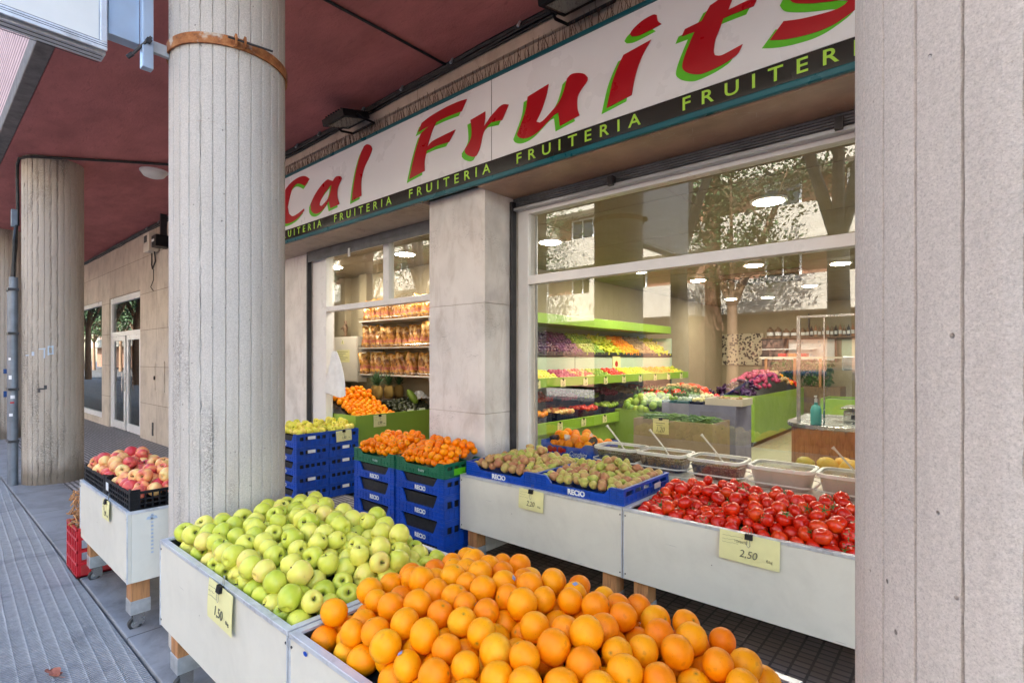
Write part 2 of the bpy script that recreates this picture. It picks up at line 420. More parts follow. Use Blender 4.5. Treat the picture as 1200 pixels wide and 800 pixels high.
# ------------------------------------------------------------------ mesh helpers
class MB:
    def __init__(s): s.v = []; s.f = []
    def add(s, vs, fs):
        o = len(s.v); s.v += [tuple(v) for v in vs]; s.f += [tuple(i+o for i in f) for f in fs]; return s
    def box(s, x0, y0, z0, x1, y1, z1):
        if x0 > x1: x0, x1 = x1, x0
        if y0 > y1: y0, y1 = y1, y0
        if z0 > z1: z0, z1 = z1, z0
        return s.add([(x0,y0,z0),(x1,y0,z0),(x1,y1,z0),(x0,y1,z0),(x0,y0,z1),(x1,y0,z1),(x1,y1,z1),(x0,y1,z1)],
                     [(0,3,2,1),(4,5,6,7),(0,1,5,4),(1,2,6,5),(2,3,7,6),(3,0,4,7)])
    def cyl(s, p0, p1, r0, r1=None, n=12, cap=True):
        if r1 is None: r1 = r0
        p0, p1 = Vector(p0), Vector(p1); d = (p1-p0)
        q = d.to_track_quat('Z', 'Y'); vs = []
        for p, r in ((p0, r0), (p1, r1)):
            for i in range(n):
                a = 2*PI*i/n; vs.append(p + q @ Vector((r*math.cos(a), r*math.sin(a), 0)))
        fs = [(i, (i+1) % n, n+(i+1) % n, n+i) for i in range(n)]
        if cap: fs += [tuple(range(n))[::-1], tuple(range(n, 2*n))]
        return s.add(vs, fs)
    def tube(s, pts, r, n=8, closed=False):
        pts = [Vector(p) for p in pts]; rings = []; k = len(pts)
        rs = r if isinstance(r, (list, tuple)) else [r]*k
        up = None
        for i, p in enumerate(pts):
            d = (pts[min(i+1, k-1)] - pts[max(i-1, 0)]) if not closed else (pts[(i+1) % k]-pts[i-1])
            if d.length < 1e-9: d = Vector((0,0,1))
            d.normalize()
            if up is None: up = Vector((0,0,1)) if abs(d.z) < .9 else Vector((1,0,0))
            a = d.cross(up); a.normalize(); b = a.cross(d); up = b
            rings.append([p + (a*math.cos(2*PI*j/n) + b*math.sin(2*PI*j/n))*rs[i] for j in range(n)])
        vs = [v for q in rings for v in q]; fs = []
        for i in range(k if closed else k-1):
            i2 = (i+1) % k
            for j in range(n): fs.append((i*n+j, i*n+(j+1) % n, i2*n+(j+1) % n, i2*n+j))
        if not closed: fs += [tuple(range(n))[::-1], tuple(range((k-1)*n, k*n))]
        return s.add(vs, fs)
    def lathe(s, prof, n=20, c=(0,0,0), lob=None):
        """prof: list of (r, z); r==0 ends become poles"""
        rows = []; vs = []
        for r, z in prof:
            if r < 1e-6: rows.append([len(vs)]); vs.append((c[0], c[1], c[2]+z))
            else:
                row = []
                for i in range(n):
                    a = 2*PI*i/n; rr = r*(1 + (lob[1]*math.cos(lob[0]*a) if lob else 0))
                    row.append(len(vs)); vs.append((c[0]+rr*math.cos(a), c[1]+rr*math.sin(a), c[2]+z))
                rows.append(row)
        fs = []
        for A, B in zip(rows, rows[1:]):
            for i in range(n):
                j = (i+1) % n
                if len(A) == 1 and len(B) == 1: continue
                if len(A) == 1: fs.append((A[0], B[j], B[i]))
                elif len(B) == 1: fs.append((A[i], A[j], B[0]))
                else: fs.append((A[i], A[j], B[j], B[i]))
        return s.add(vs, fs)
    def prism(s, pts, f0, f1):
        """pts: 2D outline; f0/f1 map (u,v) to 3D on the two sides; caps are triangulated by tessellation"""
        from mathutils.geometry import tessellate_polygon
        n = len(pts); tri = tessellate_polygon([[Vector((p[0], p[1], 0)) for p in pts]])
        vs = [f0(*p) for p in pts] + [f1(*p) for p in pts]
        area = sum(pts[i][0]*pts[(i+1) % n][1]-pts[(i+1) % n][0]*pts[i][1] for i in range(n))
        fs = [tuple(t) for t in tri] + [tuple(i+n for i in t)[::-1] for t in tri]
        fs += [(i, (i+1) % n, n+(i+1) % n, n+i) for i in range(n)]
        return s.add(vs, fs)
    def grid(s, nx, ny, fn):
        vs = [fn(i/nx, j/ny) for j in range(ny+1) for i in range(nx+1)]
        fs = [(j*(nx+1)+i, j*(nx+1)+i+1, (j+1)*(nx+1)+i+1, (j+1)*(nx+1)+i) for j in range(ny) for i in range(nx)]
        return s.add(vs, fs)
    def xf(s, M, start=0):
        s.v[start:] = [tuple(M @ Vector(v)) for v in s.v[start:]]; return s
    def mesh(s, name, mat, smooth=False, fix=True):
        m = bpy.data.meshes.new(name); m.from_pydata(s.v, [], s.f)
        if fix:
            import bmesh
            b = bmesh.new(); b.from_mesh(m); bmesh.ops.recalc_face_normals(b, faces=b.faces); b.to_mesh(m); b.free()
        if mat: m.materials.append(MATS[mat])
        if smooth:
            m.polygons.foreach_set('use_smooth', [True]*len(m.polygons))
            if smooth != 'all':
                m.set_sharp_from_angle(angle=math.radians(40))
        m.update(); return m
    def build(s, name, mat, parent=None, smooth=False, bevel=0, fix=True):
        return link(name, s.mesh(name, mat, smooth, fix), parent, bevel=bevel)
def link(name, mesh, parent=None, loc=None, bevel=0):
    o = bpy.data.objects.new(name, mesh); COL.objects.link(o)
    if parent is not None: o.parent = parent
    if loc is not None: o.location = loc
    if bevel:
        b = o.modifiers.new('bevel', 'BEVEL'); b.width = bevel; b.segments = 2; b.limit_method = 'ANGLE'
    return o
def tag(o, label, cat, group=None):
    o['label'] = label; o['category'] = cat
    if group: o['group'] = group
    return o
def thing(name, label, cat, loc=(0,0,0), rz=0, group=None):
    o = bpy.data.objects.new(name, None); COL.objects.link(o); o.location = loc; o.rotation_euler = (0,0,rz)
    o.empty_display_size = .1
    return tag(o, label, cat, group)
def struct(name, mb, mat, **k):
    o = mb.build(name, mat, **k); o['kind'] = 'structure'; return o
def dup(root, loc=None, rz=None, label=None, group=None):
    r = root.copy(); COL.objects.link(r)
    if loc is not None: r.location = loc
    if rz is not None: r.rotation_euler = (0,0,rz)
    if label: r['label'] = label
    if group: r['group'] = group
    for ch in list(root.children):
        c = ch.copy(); COL.objects.link(c); c.parent = r
        for g in list(ch.children):
            d = g.copy(); COL.objects.link(d); d.parent = c
    return r
_txt = {}
def text_mesh(s, size, mat, width=None, extrude=.0008, spacing=1.0, shear=0):
    key = (s, size, mat, width, spacing, shear)
    if key in _txt: return _txt[key]
    cu = bpy.data.curves.new('lettering', 'FONT'); cu.body = s; cu.size = size; cu.extrude = extrude; cu.align_x = 'CENTER'; cu.align_y = 'CENTER'
    cu.space_character = spacing; cu.offset = {'FRUITERIA':.0012,'RECIO':.0022}.get(s, -.0004); cu.shear = shear; cu.resolution_u = 4
    o = bpy.data.objects.new('t', cu); COL.objects.link(o)
    dg = bpy.context.evaluated_depsgraph_get(); dg.update()
    m = bpy.data.meshes.new_from_object(o.evaluated_get(dg)); bpy.data.objects.remove(o)
    xs = [v.co.x for v in m.vertices]
    if width:
        k = width/(max(xs)-min(xs)); c = (max(xs)+min(xs))/2
        for v in m.vertices: v.co.x = (v.co.x-c)*k
    m.materials.clear(); m.materials.append(MATS[mat]); m.name = 'lettering'
    _txt[key] = m; return m
T_RECIO = text_mesh('RECIO', .046, 'letter_white', .13)
T_MARK = text_mesh('fruits', .03, 'letter_white', .07)
T_PRICE = {p: text_mesh(p, .062, 'ink', w, shear=.2) for p, w in (('1,50', .085), ('2,20', .085), ('2,50', .10), ('1,80', .07), ('1,99', .07), ('1,20', .07))}
T_KG = text_mesh('€/kg', .022, 'ink', .032)
T_TOM = text_mesh('TOMATE', .022, 'ink', .07)
T_CURLY = text_mesh('Conchita', .06, 'letter_white', .17, shear=.4)
T_FRUI = text_mesh('FRUITERIA', .098, 'sign_lime', None, .001, 1.0)

# ------------------------------------------------------------------ key planes (metres; x along the shop front, y into the shop)
H_C = 4.15; YW = 3.05; YG = 3.5; Y_EDGE = .67; KERB = .80
# ground
g = MB().box(-400, -400, -.9, 400, 400, -.25); struct('ground', g, 'asphalt')
g = MB().box(-60, -3.5, -.3, 30, KERB, 0.0); struct('pavement', g, 'grooved_pavement')
g = MB().box(-60, -3.64, -.3, 30, -3.504, 0.004); struct('kerb', g, 'kerb_stone', bevel=.015)
g = MB().box(-60, KERB+.012, -.3, 30, 1.28, .012); struct('edge_slabs', g, 'kerb_slab', bevel=.008)
g = MB().box(-60, 1.284, -.3, -4.9, YW+.3, .010); struct('arcade_floor', g, 'floor_bars')
g = MB().box(-4.896, 1.284, -.3, 30, YG-.03, .010); struct('shop_front_floor', g, 'floor_dark')
g = MB().box(-60, -12.5, -.24, 30, -3.66, -.12); struct('road', g, 'asphalt')
g = MB().box(-60, -16, -.24, 30, -12.5, 0.0); struct('far_pavement', g, 'kerb_stone')
lm = MB()
for i in range(12): lm.box(-50+i*6, -8.1, -.118, -47+i*6, -7.98, -.116)
struct('road_marking', lm, 'white_paint')

# arcade ceiling and the building above it
c = MB().box(-60, Y_EDGE+.12, H_C, 30, YW+.6, H_C+.3); struct('arcade_ceiling', c, 'maroon')
u = thing('building_above_arcade', 'pinkish ribbed facade of the building above the arcade', 'building')
MB().box(-60, Y_EDGE, H_C, 30, Y_EDGE+.118, H_C+.17).build('lintel', 'grey_lintel', u, bevel=.01)
MB().box(-60, Y_EDGE+.02, H_C+.172, 30, 15.9, 11.5).build('facade', 'ribbed_brick', u)

# ------------------------------------------------------------------ facade
# left wall with cladding (openings: big window, door)
W = thing('arcade_wall', 'beige stone-clad wall along the arcade left of the fruit shop', 'wall')
wl = MB()
def wallbox(x0, x1, z0, z1): wl.box(x0, YW, z0, x1, YW+.28, z1)
DX0, DX1, DZ = -15.05, -12.55, 2.98     # door opening
GX0, GX1, GZ0, GZ1 = -23.0, -15.75, .16, 3.0
wallbox(-60, GX0, 0, H_C); wallbox(GX0, GX1, 0, GZ0); wallbox(GX0, GX1, GZ1, H_C); wallbox(GX1, DX0, 0, H_C)
wallbox(DX0, DX1, DZ, H_C); wallbox(DX1, -7.45, 0, H_C)
wl.build('cladding', 'stone_wall', W)
MB().box(-7.45, YG-.03, 0, -6.5, YG+.3, 3.1).build('end_panel', 'stone_pillar', W)
# utility hatch and slot
hx = MB()
for a in ((-11.6,-11.55,1.0,1.52), (-11.05,-11.0,1.0,1.52)): hx.box(a[0], YW-.012, a[2], a[1], YW+.01, a[3])
hx.box(-11.6, YW-.012, 1.5, -11.0, YW+.01, 1.55); hx.box(-11.6, YW-.012, .98, -11.0, YW+.01, 1.0)
hx.box(-11.548, YW-.004, 1.0, -11.052, YW+.01, 1.5)
h = hx.build('hatch', 'stone_wall', W); MB().box(-11.57, YW-.03, 1.2, -11.54, YW-.0125, 1.27).build('latch', 'black_plastic', h)
MB().box(-11.75, YW-.01, .13, -11.68, YW+.01, .38).build('vent_slot', 'dark_metal', W)
# building mass above and behind the shop wall
# door
D = thing('glazed_door', 'white aluminium glazed double door in the beige wall left of the fluted column', 'door', (DX0, YW+.03, 0))
dw = DX1-DX0
f = MB(); t = .13
f.box(0,0,.02,t,.09,DZ); f.box(dw-t,0,.02,dw,.09,DZ); f.box(t,0,DZ-t,dw-t,.09,DZ); f.box(t,0,2.10,dw-t,.09,2.2); f.build('frame', 'white_aluminium', D, bevel=.006)
MB().box(t,.04,2.2,dw-t,.05,DZ-t).build('transom_pane', 'door_glass', D)
m = dw/2-.02
for k, (a, b, yy) in enumerate(((t, m-.05, .0), (m+.1, dw-t, .0))):
    l = MB(); l.box(a,yy+.01,.03,a+.1,yy+.07,2.1); l.box(b-.1,yy+.01,.03,b,yy+.07,2.1); l.box(a+.1,yy+.01,.03,b-.1,yy+.07,.2); l.box(a+.1,yy+.01,2.0,b-.1,yy+.07,2.1)
    lf = l.build('door_leaf', 'white_aluminium', D, bevel=.004); MB().box(a+.1,yy+.035,.2,b-.1,yy+.045,2.0).build('pane', 'door_glass', lf)
    MB().tube([(b-.06 if k == 0 else a+.05, yy-.03, z) for z in (.9, 1.3)], .012).build('handle', 'steel', lf)
Wn = thing('shop_window', 'large window with graffiti and leaf reflections beside the glazed door', 'window', (GX0, YW+.03, GZ0))
f = MB(); w_, h_ = GX1-GX0, GZ1-GZ0
f.box(0,0,0,.1,.08,h_); f.box(w_-.12,0,0,w_,.08,h_); f.box(.1,0,0,w_-.12,.08,.12); f.box(.1,0,h_-.1,w_-.12,.08,h_); f.build('frame', 'white_aluminium', Wn, bevel=.005)
MB().box(.1,.04,.12,w_-.12,.05,h_-.1).build('pane', 'door_glass', Wn)
MB().box(-60, YW+.5, 0, -8.2, YW+.56, 4).build('back_room_wall', 'dark_metal', W)

# stone pillar between the two shop windows
P = thing('stone_pillar', 'square pale stone pillar between the two shop windows', 'pillar')
zz = [0, .55, 1.14, 2.06, 3.3]
for a, b in zip(zz, zz[1:]): MB().box(-3.68, 3.1, a+.003, -2.98, 3.8, b).build('stone_block', 'stone_pillar', P, bevel=.004)
MB().box(-3.67, 3.11, .0, -2.99, 3.79, 3.29).build('core', 'stone_soffit', P)

# soffit under the sign + wall strip above it
F = thing('shop_fascia', 'stone beam and brown soffit carrying the fruit shop sign', 'wall')
MB().box(-7.45, 3.02, 2.99, -3.68, YG+.1, 3.02).build('soffit', 'stone_soffit', F)
MB().box(-2.98, 3.02, 2.99, 1.5, YG+.1, 3.02).build('soffit', 'soffit_marble', F)
MB().box(-7.45, 3.1, 3.022, 3, 3.3, H_C).build('beam', 'stone_soffit', F)
MB().box(-7.45, 3.06, 3.98, 3, 3.098, H_C-.06).build('cornice', 'stone_soffit', F, bevel=.006)
MB().box(-7.45, 3.302, 3.022, 3, 16, H_C+.15).build('backing', 'cream_wall', F)
MB().box(-.2, 3.1, 0, 3, 3.9, 3.0).build('end_pier', 'stone_pillar', F)

# ------------------------------------------------------------------ fluted columns
def flutes(R, n, zs, seed, chip=.5, depth=.007):
    r_ = random.Random(seed); prof = []; gw = .0024 if chip < .3 else .0042
    for i in range(n):
        a0 = 2*PI*i/n; st = 2*PI/n; g = gw/R
        # a flute: shallow flat-ish facet then a V groove
        prof += [(a0+g, R), (a0+st*.33, R*1.0), (a0+st*.66, R*1.0), (a0+st-g, R), (a0+st, R-depth)]
    chipg = {i: r_.random() < .22 for i in range(n)}
    mb = MB(); vs = []; m = len(prof)
    for z in zs:
        for k, (a, r) in enumerate(prof):
            fl = k//5; rr = r; aa = a
            if k % 5 in (0, 3, 4):
                g2 = fl if k % 5 != 0 else fl-1
                j = r_.random()
                amp = (.009 if chipg.get(g2 % n) else .0025)*chip
                rr -= j*amp*(1.6 if k % 5 == 4 else 1); aa += (r_.random()-.5)*(.0012 if chip < .3 else .004)/R*(2 if chipg.get(g2 % n) else 1)
            vs.append((rr*math.cos(aa), rr*math.sin(aa), z))
    fs = [(i*m+j, i*m+(j+1) % m, (i+1)*m+(j+1) % m, (i+1)*m+j) for i in range(len(zs)-1) for j in range(m)]
    return mb.add(vs, fs)
def column(x, y, R, n, mat, label, seed, chip=1.0, dz=.045):
    c = thing('fluted_column', label, 'column', (x, y, 0), 0, 'fluted concrete columns carrying the arcade')
    zs = [i*dz for i in range(int(H_C/dz)+1)] + [H_C+.02]
    flutes(R, n, zs, seed, chip).build('shaft', mat, c)
    return c
C1 = column(-3.268, 1.235, .30, 30, 'concrete_light', 'pale fluted concrete column with a rusty clamp band, behind the green apples', 3, .45)
C2 = column(-9.02, 1.24, .31, 30, 'concrete_tan', 'tan fluted column with blue graffiti and grey conduits, left of the doorway', 5)
C3 = column(-14.6, 1.24, .31, 30, 'concrete_tan', 'farthest fluted column, cut by the left edge of the photo', 8)
C0 = column(.148, 1.16, .30, 30, 'concrete_near', 'close fluted concrete column filling the right edge of the photo', 11, .18, .02)
# seams cut round the shafts
for C_, z_, m_ in ((C1, 2.86, 'concrete_light'),):
    s = MB(); n = 90; rr = random.Random(4)
    pts = [(.2985*math.cos(2*PI*i/n), .2985*math.sin(2*PI*i/n), z_+(rr.random()-.5)*.006) for i in range(n)]
    s.tube(pts, .0016, 5, True); s.build('seam', 'stone_soffit', C_)
# graffiti dabs on column 2 (thin paint on the flutes)
def dabs(C_, R, items, mat, name='graffiti'):
    s = MB()
    for ang, z, w, h in items:
        a = math.radians(ang); n = 4
        for i in range(n):
            a0 = a+(i/n-.5)*w/R; a1 = a+((i+1)/n-.5)*w/R
            vs = []
            for aa in (a0, a1):
                for zz_ in (z-h/2, z+h/2):
                    vs.append(((R+.0035)*math.cos(aa), (R+.0035)*math.sin(aa), zz_))
            s.add(vs, [(0,2,3,1)])
    return s.build(name, mat, C_)
dabs(C2, .31, [(-28,1.72,.07,.012),(-24,1.67,.012,.13),(-17,1.70,.012,.12),(-13,1.75,.05,.012),(-12,1.66,.05,.012),(-9,1.71,.012,.11),(-46,1.66,.03,.05),(-60,1.64,.05,.012)], 'blue_frame')
dabs(C2, .31, [(-34,1.20,.03,.05),(-28,1.22,.06,.02),(-22,1.24,.03,.05)], 'dark_metal')
dabs(C3, .31, [(0,1.35,.05,.09),(3,.9,.08,.12)], 'car_blue')

# rusty clamp on column 1
K = thing('rusty_clamp', 'rusty steel clamp band bolted around the pale fluted column', 'clamp', (-3.268, 1.235, 3.30))
b = MB(); n = 72; R0, R1 = .303, .313
vs = []
for i in range(n):
    a = 2*PI*i/n
    for r, z in ((R0,-.028),(R1,-.028),(R1,.028),(R0,.028)): vs.append((r*math.cos(a), r*math.sin(a), z))
b.add(vs, [(i*4+j, i*4+(j+1) % 4, ((i+1) % n)*4+(j+1) % 4, ((i+1) % n)*4+j) for i in range(n) for j in range(4)])
b.build('band', 'rust_band', K)
a = math.radians(-12); e = Vector((math.cos(a), math.sin(a), 0)); tt = Vector((-e.y, e.x, 0))
lug = MB(); c_ = e*.33
for sgn in (-1, 1):
    p = e*.335 + tt*sgn*.022; lug.cyl(p-tt*.005*sgn, p+tt*.005*sgn, .032, n=6)
lug.build('lug', 'rust_band', K)
MB().cyl(e*.345-tt*.06, e*.345+tt*.16, .006, n=8).build('bolt', 'dark_metal', K)

# projecting light-box sign (seen from below at the top left)
S = thing('projecting_sign', 'white light-box sign in a grooved grey frame projecting over the pavement', 'sign', (-3.3, .66, 3.17))
fr = MB(); fr.box(-.17, -1.7, 0, 0, 0, 1.3)
fr.build('box_frame', 'rim_metal', S, bevel=.01)
MB().box(.001, -1.66, .035, .006, -.035, 1.27).build('face_panel', 'white_paint', S)
rb = MB()
rb.box(.0, -1.7, -.012, .014, .0, .03); rb.box(.0, -.03, .03, .014, 0, 1.3); rb.box(-.12, -1.7, -.02, -.02, 0, -.001)
rb.build('edge_profile', 'rim_metal', S, bevel=.004)
gl = MB(); gl.box(.0012,-1.69,.0305,.0065,-.03,.0345); gl.box(.0142,-1.7,.006,.0146,0,.009); gl.box(.0142,-1.7,.016,.0146,0,.019)
for yy in (-.05,-.09,-.13): gl.box(yy,-1.69,-.0215,yy+.006,-.01,-.0201)
gl.build('groove', 'dark_metal', S)
B = thing('sign_bracket', 'pale blue steel bracket plate holding the light-box sign to the column', 'bracket', (-3.3, .67, 3.3))
MB().box(-.10, .0, -.03, -.02, .135, 1.1).build('plate', 'blue_frame', B, bevel=.004)
MB().box(-.02, .135, -.16, .03, .185, 1.1).build('upright', 'blue_frame', B, bevel=.003)
MB().box(-.03, .186, -.05, .0, .42, .01).build('arm', 'galvanised', B, bevel=.003)
bb = MB(); bb.cyl((-.01,.10,-.10),(.05,.17,.0),.007); bb.cyl((.03,.16,-.02),(.05,.16,-.02),.015, n=6); bb.cyl((-.02,.08,-.12),(.0,.10,-.1),.011, n=6); bb.build('bolt', 'dark_metal', B)
# ------------------------------------------------------------------ shop sign
LET={'C':[(-5.651,3.648),(-5.76,3.591),(-5.866,3.639),(-5.964,3.657),(-6.068,3.619),(-6.142,3.511),(-6.181,3.426),(-6.148,3.343),(-6.052,3.295),(-5.927,3.303),(-5.781,3.333),(-5.775,3.312),(-5.927,3.25),(-6.148,3.227),(-6.313,3.263),(-6.414,3.344),(-6.397,3.467),(-6.313,3.592),(-6.181,3.674),(-6.02,3.715),(-5.866,3.723),(-5.745,3.701)],'a':[(-4.97,3.501),(-4.995,3.527),(-5.058,3.545),(-5.109,3.54),(-5.148,3.514),(-5.2,3.532),(-5.267,3.554),(-5.402,3.513),(-5.542,3.435),(-5.628,3.351),(-5.622,3.291),(-5.57,3.245),(-5.486,3.223),(-5.388,3.234),(-5.293,3.279),(-5.235,3.317),(-5.2,3.229),(-5.02,3.24),(-5.058,3.323),(-5.058,3.391),(-5.033,3.441)],'ahole':[(-5.174,3.485),(-5.2,3.407),(-5.253,3.341),(-5.388,3.288),(-5.43,3.305),(-5.416,3.345),(-5.32,3.418)],'l':[(-4.418,3.668),(-4.445,3.707),(-4.511,3.737),(-4.56,3.731),(-4.624,3.663),(-4.693,3.537),(-4.752,3.367),(-4.78,3.227),(-4.606,3.244),(-4.612,3.311),(-4.606,3.413),(-4.556,3.517),(-4.467,3.604)],'F':[(-3.082,3.725),(-3.143,3.644),(-3.307,3.652),(-3.463,3.649),(-3.522,3.577),(-3.583,3.464),(-3.514,3.496),(-3.372,3.507),(-3.22,3.513),(-3.299,3.432),(-3.455,3.441),(-3.588,3.435),(-3.618,3.354),(-3.618,3.263),(-3.835,3.238),(-3.807,3.319),(-3.752,3.456),(-3.689,3.578),(-3.653,3.614),(-3.557,3.643),(-3.707,3.632),(-3.658,3.699),(-3.54,3.722),(-3.339,3.738),(-3.181,3.736)],'r':[(-2.874,3.558),(-3.04,3.54),(-3.03,3.476),(-3.03,3.406),(-3.06,3.359),(-3.105,3.322),(-3.105,3.293),(-3.07,3.26),(-3.01,3.233),(-2.971,3.235),(-2.938,3.278),(-2.919,3.327),(-2.9,3.384),(-2.867,3.425),(-2.82,3.449),(-2.793,3.451),(-2.694,3.437),(-2.626,3.534),(-2.676,3.552),(-2.721,3.548),(-2.775,3.522),(-2.82,3.499),(-2.857,3.466),(-2.89,3.445),(-2.876,3.499)],'u':[(-2.246,3.561),(-2.44,3.533),(-2.457,3.442),(-2.508,3.344),(-2.543,3.284),(-2.525,3.257),(-2.474,3.234),(-2.407,3.232),(-2.341,3.248),(-2.267,3.286),(-2.204,3.322),(-2.161,3.33),(-2.148,3.232),(-1.984,3.257),(-2.0,3.308),(-2.0,3.381),(-1.976,3.421),(-1.925,3.467),(-1.918,3.492),(-1.948,3.527),(-2.005,3.553),(-2.053,3.56),(-2.088,3.544),(-2.103,3.496),(-2.133,3.432),(-2.173,3.387),(-2.235,3.348),(-2.288,3.318),(-2.325,3.308),(-2.36,3.326),(-2.309,3.396),(-2.267,3.484)],'i':[(-1.459,3.563),(-1.649,3.541),(-1.692,3.473),(-1.731,3.389),(-1.773,3.239),(-1.591,3.266),(-1.581,3.319),(-1.56,3.396),(-1.519,3.484)],'dot':[(-1.422,3.699),(-1.449,3.711),(-1.519,3.704),(-1.581,3.678),(-1.604,3.654),(-1.589,3.634),(-1.539,3.621),(-1.469,3.624),(-1.391,3.631),(-1.415,3.66)],'t':[(-0.933,3.64),(-1.014,3.63),(-1.043,3.625),(-1.097,3.613),(-1.146,3.545),(-1.245,3.539),(-1.264,3.503),(-1.187,3.5),(-1.216,3.446),(-1.248,3.377),(-1.261,3.325),(-1.248,3.295),(-1.216,3.268),(-1.165,3.245),(-1.122,3.24),(-1.037,3.249),(-0.968,3.268),(-0.939,3.287),(-0.919,3.323),(-0.991,3.31),(-1.037,3.305),(-1.07,3.319),(-1.076,3.348),(-1.067,3.406),(-1.046,3.452),(-1.023,3.508),(-0.962,3.509),(-0.861,3.506),(-0.842,3.54),(-0.883,3.55),(-0.996,3.544),(-0.968,3.603)],'s':[(-0.781,3.289),(-0.714,3.362),(-0.644,3.342),(-0.562,3.328),(-0.487,3.32),(-0.447,3.326),(-0.427,3.34),(-0.456,3.357),(-0.524,3.377),(-0.59,3.4),(-0.653,3.429),(-0.678,3.45),(-0.693,3.479),(-0.668,3.523),(-0.59,3.541),(-0.496,3.528),(-0.398,3.5),(-0.433,3.445),(-0.496,3.464),(-0.562,3.468),(-0.571,3.456),(-0.547,3.434),(-0.456,3.398),(-0.39,3.367),(-0.364,3.335),(-0.368,3.306),(-0.394,3.287),(-0.442,3.266),(-0.487,3.251),(-0.547,3.244),(-0.629,3.25),(-0.709,3.265)]}
def catmull(pts, k=4, sharp=38):
    """smooth an outline but keep its real corners"""
    n = len(pts); out = []
    def ang(i):
        a = Vector((pts[i][0]-pts[i-1][0], pts[i][1]-pts[i-1][1])); b = Vector((pts[(i+1)%n][0]-pts[i][0], pts[(i+1)%n][1]-pts[i][1]))
        return math.degrees(a.angle(b, 0))
    corner = [ang(i) > sharp for i in range(n)]
    for i in range(n):
        p0, p1, p2, p3 = pts[i-1], pts[i], pts[(i+1)%n], pts[(i+2)%n]
        if corner[i]: p0 = (2*p1[0]-p2[0], 2*p1[1]-p2[1])
        if corner[(i+1)%n]: p3 = (2*p2[0]-p1[0], 2*p2[1]-p1[1])
        for j in range(k):
            t = j/k
            out.append(tuple(.5*((2*p1[q]) + (-p0[q]+p2[q])*t + (2*p0[q]-5*p1[q]+4*p2[q]-p3[q])*t*t + (-p0[q]+3*p1[q]-3*p2[q]+p3[q])*t**3) for q in (0, 1)))
    return out
YS = 3.0
SG = thing('shop_sign', 'long white shop sign with red and green lettering and a black FRUITERIA band', 'sign')
MB().box(-7.3, YS, 3.159, -2.815, 3.09, 3.79).build('white_panel', 'sign_white', SG)
MB().box(-2.808, YS, 3.159, 1.6, 3.09, 3.79).build('white_panel', 'sign_white', SG)
MB().box(-7.3, YS, 3.038, 1.6, 3.09, 3.157).build('black_band', 'sign_black', SG)
tr = MB().box(-7.3, YS-.014, 2.996, 1.6, YS+.018, 3.036); tr.build('lower_trim', 'sign_teal', SG, bevel=.008)
MB().box(-7.3, YS-.012, 3.792, 1.6, 3.09, 3.82).build('upper_trim', 'sign_teal', SG, bevel=.004)
MB().box(-2.815, YS+.002, 3.159, -2.808, 3.09, 3.79).build('panel_joint', 'dark_metal', SG)
from mathutils.geometry import tessellate_polygon
def vinyl(outl, hole, y, dx, dz, mat, name, thick=.004):
    P_ = [[Vector((p[0]+dx, p[1]+dz, 0)) for p in outl]]
    if hole: P_.append([Vector((p[0]+dx, p[1]+dz, 0)) for p in hole])
    tri = tessellate_polygon(P_); flat = [v for l in P_ for v in l]
    m = MB(); n = len(flat)
    m.add([(v.x, y, v.y) for v in flat]+[(v.x, y+thick, v.y) for v in flat], [tuple(t) for t in tri]+[tuple(i+n for i in t)[::-1] for t in tri])
    o = 0
    for l in P_:
        k = len(l); m.add([(v.x, y, v.y) for v in l]+[(v.x, y+thick, v.y) for v in l], [(i, (i+1)%k, k+(i+1)%k, k+i) for i in range(k)])
    return m.build(name, mat, SG)
for L_ in ('C','a','l','F','r','u','i','dot','t','s'):
    big = L_ == 's'
    o_ = catmull(LET[L_]); hl = catmull(LET['ahole']) if L_ == 'a' else None
    # the vinyl outline is shifted down-left like the printed drop shadow
    vinyl(o_, hl, YS-.0035, -.040, -.026, 'sign_green', 'letter_shadow', .003)
    vinyl(o_, hl, YS-.0075, 0, 0, 'sign_red', 'red_letter', .0035)
tf = text_mesh('FRUITERIA', .108, 'sign_lime', 1.02, .001, 1.9)
def split_letters(me):
    vx = sorted(set(round(v.co.x, 4) for v in me.vertices)); cuts = [(a+b)/2 for a, b in zip(vx, vx[1:]) if b-a > .028]
    grp = {}
    for p in me.polygons:
        x = sum(me.vertices[i].co.x for i in p.vertices)/len(p.vertices); grp.setdefault(sum(x > c for c in cuts), []).append(p)
    out = []
    for k in sorted(grp):
        ids = sorted({i for p in grp[k] for i in p.vertices}); mp = {a: b for b, a in enumerate(ids)}
        m = bpy.data.meshes.new('green_letter'); m.from_pydata([me.vertices[i].co[:] for i in ids], [], [[mp[i] for i in p.vertices] for p in grp[k]]); m.materials.append(MATS['sign_lime']); out.append(m)
    return out
letters_ = split_letters(tf); print('LETTERS', len(letters_))
for cx in (-5.905, -4.618, -3.331, -2.04, -.75, .54):
    for lm_ in letters_:
        o = link('green_letter', lm_, SG, (cx, YS-.003, 3.098)); o.rotation_euler = (PI/2, 0, 0)
# bird spikes along the top of the sign
sp = MB(); r_ = random.Random(2)
for i in range(300):
    x = -7.2 + i*.0285
    for k in range(2):
        a = (r_.random()-.5)*.9; l = .09+r_.random()*.05
        sp.cyl((x, 3.04, 3.825), (x+math.sin(a)*l, 3.04-(.03 if k else -.0), 3.825+math.cos(a)*l), .0026, .0018, 3, False)
sp.box(-7.25, 3.03, 3.821, 1.3, 3.055, 3.828)
tag(sp.build('bird_spikes', 'spike'), 'row of thin rusty bird spikes on top of the white shop sign', 'bird spikes')

